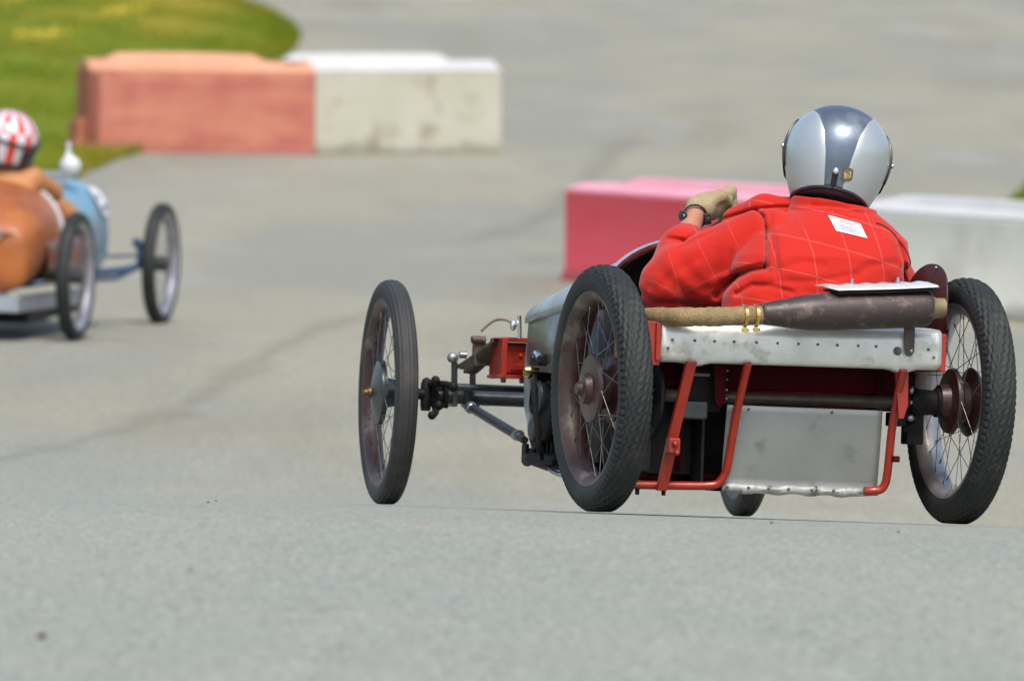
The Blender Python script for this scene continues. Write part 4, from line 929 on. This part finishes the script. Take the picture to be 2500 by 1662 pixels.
for s in (-1, 1):                      # visor hinge covers and the visor at the front
    P = []
    for i in range(17):
        t = i/16; z = -.055+.145*t; wd = .006+.026*math.sin(PI*t)**.6
        P.append([hel(s*(R(88)-wd/.15*.5*k), z, .010 if abs(k) < 1 else .004) for k in (-1.1,-.9,0,.9,1.1)])
    MB().grid(P).build('visor_hinge', M['strapm'], helmet, smooth=True, solid=.004)
    q = MB(); c = hel(s*R(84), -.0, .014); q.ball(c, (.006,.008,.008), 12, 8); q.build('hinge_button', M['glass'], helmet, smooth=True)
P = []
for i in range(33):
    ph = R(95)+R(170)*i/32; P.append([hel(ph, -.075+.15*j/8, .010) for j in range(9)])
M['visor'] = mat('smoked_visor', (.02,.022,.025), (.03,.03,.033), 8, .1, coat=1)
MB().grid(P).build('visor', M['visor'], helmet, smooth=True, solid=.002)

# cloth label on the upper back: found by dropping it on the jacket surface
from mathutils.bvhtree import BVHTree
bvh = BVHTree.FromPolygons([v.co for v in jk.data.vertices], [tuple(p.vertices) for p in jk.data.polygons])
def on_back(x, z, o=.002):
    h_ = bvh.ray_cast(Vector((x, -.3, z)), Vector((0, 1, 0)))[0]
    return Vector((x, h_.y-o, z)) if h_ else Vector((x, .15, z))
M['label'] = mat('white_label', (.74,.74,.76), (.68,.68,.71), 30, .7); M['print_g'] = mat('grey_print', (.30,.34,.40), (.45,.48,.52), 120, .7); M['print_r'] = mat('red_print', (.70,.25,.24), (.72,.4,.38), 90, .7)
def patch(name, u0, u1, v0, v1, o, mt, parent, n=8):
    P = []
    for i in range(n+1):
        row = []
        for j in range(n+1):
            u = u0+(u1-u0)*i/n; v = v0+(v1-v0)*j/n; row.append(on_back(.183+.092*u+.010*v, .886-.022*u-.046*v+.004*u*v, o))
        P.append(row)
    return MB().grid(P).build(name, mt, parent, smooth=True, angle=180)
lb = off(patch('label_patch', 0, 1, 0, 1, .003, M['label'], per)); 
patch('label_print', .28, .72, .16, .30, .0042, M['print_r'], lb)
for k in range(5): patch('label_print', .2+.02*(k % 2), .82-.05*(k % 3), .40+.10*k, .46+.10*k, .0042, M['print_g'], lb)
# piping round the right armhole
pp = []
for t in range(24):
    u = t/23; x = .33+.135*u**.85; z = .868-.175*u**1.7
    h_ = bvh.ray_cast(Vector((x, -.3, z)), Vector((0, 1, 0)))[0]
    if h_: pp.append((x, h_.y-.001, z))
if len(pp) > 3: M['piping'] = mat('dark_piping', (.10,.008,.010), (.14,.012,.012), 20, .8); off(MB().tube(pp, .0032, 8).build('armhole_piping', M['piping'], per, smooth=True))

# ---------------------------------------------------------------- the orange and blue cyclecar ahead on the left
LCM = frame(-2.991, 42.85, -.407, R(-10), -.028, -.002)
lc = empty('cyclecar', LCM)
tag(lc, 'orange cyclecar with pale blue bonnet, cut off by the left edge of the photo', 'cyclecar', 'vintage cyclecars on the track')
M['orange'] = mat('orange_varnish', (.38,.120,.022), (.27,.070,.012), 4, .5, coat=.08, c3=(.22,.06,.02), s3=3, t3=.56)
M['brown'] = mat('brown_panel', (.17,.05,.018), (.11,.035,.015), 4, .4, coat=.2)
M['blue'] = mat('light_blue_paint', (.16,.33,.43), (.13,.27,.36), 4, .35, coat=.3)
M['bluedk'] = mat('dark_blue_paint', (.02,.06,.12), (.03,.08,.14), 6, .4)
M['rail'] = mat('grey_rail', (.36,.40,.43), (.26,.29,.31), 5, .45, metal=.3)
M['rim2'] = mat('silver_rim', (.36,.36,.40), (.25,.25,.28), 14, .4, metal=.4)
M['tan'] = mat('tan_leather', (.46,.20,.07), (.36,.15,.05), 12, .6)
WM = (M['tyre'], M['rim2'], M['iron'], M['spoke'])
for x, y, st in ((-.58,0,0), (.58,0,0), (-.51,2.475,R(-1)), (.51,2.475,R(-1))):
    wheel(lc, (x,y,.355), WM, w=.078, h=.072, tread='rib', hub='small', steer=st, side=1 if x > 0 else -1, fine=False, nspk=32)
def osec(y, hw, zt, zb, e=2.8, n=36):
    return [(hw*math.copysign(abs(math.cos(a))**(2/e), math.cos(a)), y, (zt+zb)/2+(zt-zb)/2*math.copysign(abs(math.sin(a))**(2/e), math.sin(a))) for a in [2*PI*k/n for k in range(n)]]
tail = MB().grid([osec(-.40,.35,.585,.262,4), osec(-.38,.395,.63,.25,4), osec(-.29,.415,.72,.245,3.4), osec(-.05,.430,.83,.25,2.5), osec(.15,.425,.87,.25,2.3), osec(.42,.395,.875,.25,2.15)], cv=True)
tail.f.append(tuple(range(36))); tail.build('tail_body', M['orange'], lc, smooth=True, angle=50, sub=1)
b = MB().grid([[(s_*.0+x*1.012, y, z) for x, y, z in [p for p in osec(yy,hw,.60,.27,4) ]] for yy, hw in ((-.06,.432),(.15,.436),(.6,.436),(.95,.43)) for s_ in (1,)], cv=True)
b.build('side_body', M['brown'], lc, smooth=True)
MB().tube([(-.41,-.20,.590),(-.30,-.39,.585),(0,-.415,.575),(.30,-.39,.585),(.41,-.20,.590)], .006, 6, smooth_pts=6).build('tail_seam', M['brown'], lc, smooth=True)
q = MB(); q.box((.24,-.415,.58), (.022,.02,.05)); q.ball((.24,-.425,.60), .014); q.build('latch', M['rail'], lc, bevel=.004)
q = MB(); q.box((.33,.35,.20), (.06,1.5,.085)); q.box((-.33,.35,.20), (.06,1.5,.085)); q.box((0,-.38,.20), (.72,.06,.085)); q.build('chassis_rail', M['rail'], lc, bevel=.006)
q = MB(); q.box((.1,.1,.13), (.5,.5,.08)); q.lathe([(-.55,.03),(.55,.03)], (0,0,.355), n=16); q.tube([(.10,-.4,.12),(.28,.3,.12),(.3,1.2,.14)], .035, 10); q.build('axle_and_exhaust', M['dark'], lc, bevel=.01)
MB().grid([osec(.98,.415,.80,.26), osec(1.2,.415,.86,.25), osec(1.5,.405,.885,.24,2.6), osec(1.75,.375,.85,.24), osec(1.95,.27,.76,.26)], cv=True).build('bonnet', M['blue'], lc, smooth=True, sub=1)
M['roundel0'] = mat('pale_enamel', (.62,.66,.68), (.5,.54,.56), 10, .3, coat=.5)
A_ = [R(-105)+R(210)*k/24 for k in range(25)]
MB().grid([[(r_*math.sin(a), y, .50+k_*math.cos(a)) for r_, k_, y in ((.418,.325,1.0),(.412,.322,.955),(.385,.300,.945),(.33,.25,.955),(.30,.225,.98))] for a in A_]).build('cockpit_rim', M['tan'], lc, smooth=True)
MB().grid([[(.31*math.sin(a), .975, .49+.23*math.cos(a)), (.2*math.sin(a), 1.02, .48+.15*math.cos(a)), (0,1.03,.48)] for a in [R(-180)+R(360)*k/24 for k in range(25)]]).build('cockpit_lining', M['dark'], lc, smooth=True)
MB().grid([[(-.41,.43,.58),(-.41,.96,.58)],[(-.40,.45,.32),(-.40,.96,.32)],[(.40,.45,.32),(.40,.96,.32)],[(.41,.43,.58),(.41,.96,.58)]]).build('cockpit_floor', M['dark'], lc)
MB().tube([(x*1.005, y+.005, z) for x, y, z in osec(.42,.395,.875,.25,2.15)[0:19]], .014, 8).build('cockpit_edge', M['roundel0'], lc, smooth=True)
q = MB(); q.ball((.275,1.10,.935), (.062,.05,.062), 16, 10); q.lathe([(.97,.03),(1.0,.022),(1.03,.010),(1.06,.016),(1.075,0)], (.262,1.1,0), 'z', 14); q.build('headlamp', M['roundel0'], lc, smooth=True)
q = MB(); q.box((.20,1.08,.88), (.16,.02,.05)); q.build('aero_screen', M['rail'], lc, bevel=.008)
M['roundel'] = mat('white_roundel', (.72,.72,.75), (.62,.62,.66), 10, .5)
P = []
def bon(y, z): # point on bonnet side near y
    hw, zt = np.interp(y, [.98,1.2,1.5,1.75,1.95], [.415,.415,.405,.375,.27]), np.interp(y, [.98,1.2,1.5,1.75,1.95], [.80,.86,.885,.85,.76]); zc_ = (zt+.245)/2; hz = (zt-.245)/2; k = min(.999, abs((z-zc_)/hz)); return (hw*(1-k**2.8)**(1/2.8)+.012, y, z)
P = [[bon(1.42+.12*r_*math.cos(2*PI*k/24), .735+.085*r_*math.sin(2*PI*k/24)) for k in range(24)] for r_ in (0.02,.35,.7,1)]
rd = MB().grid(P, cv=True).build('number_roundel', M['roundel'], lc, smooth=True)
for dy, dz in ((-.04,.03),(.035,-.03),(-.02,-.035)): 
    P = [[(lambda p: (p[0]+.004, p[1], p[2]))(bon(1.42+dy+.026*r_*math.cos(2*PI*k/12), .735+dz+.016*r_*math.sin(2*PI*k/12))) for k in range(12)] for r_ in (.05, 1)]
    MB().grid(P, cv=True).build('roundel_mark', M['strapm'], rd)
MB().tube([(-.46,2.475,.36),(-.2,2.40,.30),(.2,2.40,.30),(.46,2.475,.36)], .022, 10, smooth_pts=4).build('front_axle', M['bluedk'], lc, smooth=True)
for s in (-1, 1):
    q = MB(); q.tube([(s*.22,1.9,.27),(s*.30,2.2,.27),(s*.40,2.45,.34)], .016, 8); q.tube([(s*.20,1.9,.40),(s*.42,2.42,.40)], .010, 8); q.box((s*.40,2.44,.42), (.05,.05,.12)); q.ball((s*.375,2.42,.475), .03)
    q.build('front_suspension', M['bluedk'], lc, smooth=True, bevel=.004)
q = MB(); cw = Vector((.02,.84,.80)); ax = Vector((0,-.85,.5)).normalized(); u1 = Vector((1,0,0)); u2 = ax.cross(u1)
q.tube([cw+(u1*math.cos(2*PI*i/30)+u2*math.sin(2*PI*i/30))*.17 for i in range(31)], .013, 8); q.tube([cw, cw-ax*.3], .014, 8); q.tube([cw-u1*.17, cw+u1*.17], .008, 6)
q.build('steering_wheel', M['dark'], lc, smooth=True)

S2 = Vector((.05,.30,.25)); p2 = empty('person', LCM @ Matrix.Translation(S2)); tag(p2, 'driver in tan jacket and red and white striped helmet in the orange car', 'person')
def off2(o): o.location = -S2; return o
def b2(X, Y, Z, g=0):
    P = (X, Y, Z); d = loft(X, Y, Z, [(.28,.16,.12,.05,.32),(.5,.17,.12,.05,.33),(.7,.19,.12,.06,.36),(.84,.17,.11,.06,.38),(.91,.09,.08,.065,.39)])-g
    for s in (-1, 1):
        S = (.06+s*.155,.42,.865); E = (.06+s*.25,.60,.70) if s < 0 else (.285,.63,.80); W = (.05+s*.15,.82,.84)
        d = smin(d, cone(*P, (.06,.38,.86), S, .06+g, .062+g), .03); d = smin(d, cone(*P, S, E, .055+g, .046+g), .02); d = smin(d, cone(*P, E, W, .045+g, .028+g*1.2), .012)
        if g == 0: d = smin(d, hand(P, W, (.05+s*.15,.835,.83), (s*.3,0,-.9), (0,.8,-.4)), .01); d = smin(d, cone(*P, (.05+s*.09,.38,.34), (.05+s*.11,.85,.45), .08, .06), .03); d = smin(d, cone(*P, (.05+s*.11,.85,.45), (.05+s*.10,1.2,.33), .055, .04), .02)
    return d
def b2body(X, Y, Z):
    P = (X, Y, Z); d = smin(b2(X, Y, Z), cone(*P, (.065,.39,.88), (.068,.42,.98), .055, .055), .02)
    h_ = smin(ell(*P, (.068,.43,1.09), (.078,.095,.095)), ell(*P, (.068,.47,1.02), (.055,.06,.06)), .03); h_ = smin(h_, cone(*P, (.068,.525,1.06), (.068,.54,1.035), .008, .013), .01)
    return smin(d, h_, .02)
off2(net_obj('body', b2body, (-.30,.15,.22), (.45,1.3,1.22), .011, M['skin'], p2, 1))
off2(net_obj('jacket', lambda X, Y, Z: np.maximum(b2(X, Y, Z, .014), np.maximum(.40-Z, np.sqrt((X-.05)**2*0+(Y-.795)**2)*0+Y-.80)), (-.33,.12,.3), (.45,.86,.95), .009, M['tan'], p2, 1))
H2 = Matrix.Translation((.070,.40,1.082)) @ Matrix.Rotation(R(8), 4, 'Y')
def stripes():
    m = mat('chequered_helmet', (.80,.80,.84), (.74,.74,.78), 10, .25, coat=.6); N, Lk = m.node_tree.nodes, m.node_tree.links; p = N['Principled BSDF']
    tc = N.new('ShaderNodeTexCoord'); sx = N.new('ShaderNodeSeparateXYZ'); Lk.new(tc.outputs['Object'], sx.inputs[0])
    def mth(op, a, b=None):
        q = N.new('ShaderNodeMath'); q.operation = op
        for i_, v in enumerate((a, b)):
            if v is None: continue
            if isinstance(v, (int, float)): q.inputs[i_].default_value = v
            else: Lk.new(v, q.inputs[i_])
        return q.outputs[0]
    ny = mth('MULTIPLY', sx.outputs[1], -1.0); lon = mth('ARCTAN2', sx.outputs[0], ny)
    col = mth('FRACT', mth('ADD', mth('MULTIPLY', lon, 1.75), mth('MULTIPLY', mth('GREATER_THAN', sx.outputs[2], .055), .5)))
    red = mth('GREATER_THAN', col, .52); mx = N.new('ShaderNodeMix'); mx.data_type = 'RGBA'; Lk.new(red, mx.inputs[0]); mx.inputs[6].default_value = (.62,.62,.68,1); mx.inputs[7].default_value = (.60,.05,.02,1)
    Lk.new(mx.outputs[2], p.inputs['Base Color']); return m
M['hel2'] = stripes()
def hp(ph, z, o=0): s = .98; v = hel(ph, z, o); return Vector((v.x*1.17, v.y*1.08, v.z*1.13))
P = [[hp(-PI+2*PI*i/64, -.11+(.26)*(1-(1-j/24)**1.7)) for j in range(25)] for i in range(65)]
h2 = MB().grid(P).build('helmet', M['hel2'], p2, smooth=True, solid=.006, angle=180); h2.matrix_local = Matrix.Translation(-S2) @ H2
bt = [hp(-R(170)+R(340)*i/60, .035-.045*math.cos((-R(170)+R(340)*i/60)-.9), .006) for i in range(61)]
MB().tube(bt, .010, 6).build('goggle_strap', M['strapm'], h2, smooth=True)
MB().grid([[hp(R(48)+R(70)*i/20, -.108+.10*j/6*(1-.3*math.sin(i*.5)), .006) for j in range(7)] for i in range(21)]).build('ear_cover', M['strapm'], h2, smooth=True, solid=.004)
MB().tube([hp(-PI+2*PI*i/48, -.112, .002) for i in range(49)], .009, 6).build('helmet_trim', M['trim'], h2, smooth=True)

# ---------------------------------------------------------------- litter on the near road
def crumb(name, x, y, s, c, label, cat):
    b = MB(); z = float(ground(x, y)); r_ = random.Random(int(x*1000)+7)
    P = [[(x+s*math.sin(PI*i/5)*math.cos(2*PI*j/7)*(1+.3*r_.random()), y+s*math.sin(PI*i/5)*math.sin(2*PI*j/7)*(1+.3*r_.random()), z+.001+s*.55*(1+math.cos(PI*i/5))) for j in range(7)] for i in range(6)]
    o = b.grid(P, cv=True).build(name, M[c], smooth=True, angle=30); tag(o, label, cat, 'specks of grit on the near road'); return o
M['leafm'] = mat('dark_red_crumb', (.09,.02,.03), (.06,.015,.02), 60, .8); M['grit'] = mat('dark_grit', (.05,.045,.05), (.08,.07,.07), 60, .8); M['moss'] = mat('green_crumb', (.14,.16,.04), (.1,.12,.03), 60, .8)
crumb('pebble', -.855,14.03,.0085,'leafm','dark reddish pebble alone on the near road at lower left','pebble')
crumb('pebble', -.798,20.3,.0035,'grit','dark grit crumb left of the front wheel, the nearer of a pair','pebble')
crumb('pebble', -.80,20.9,.0035,'moss','greenish crumb left of the front wheel, the farther of a pair','pebble')
crumb('pebble', .672,20.0,.0040,'grit','black grit crumb on the road below the small gap under the tail','pebble')
crumb('pebble', .965,19.3,.0040,'grit','dark grit crumb on the road just left of the right rear wheel','pebble')
crumb('pebble', -.662,15.9,.0038,'leafm','tiny purplish pebble on the near road below and left of the front wheel','pebble')
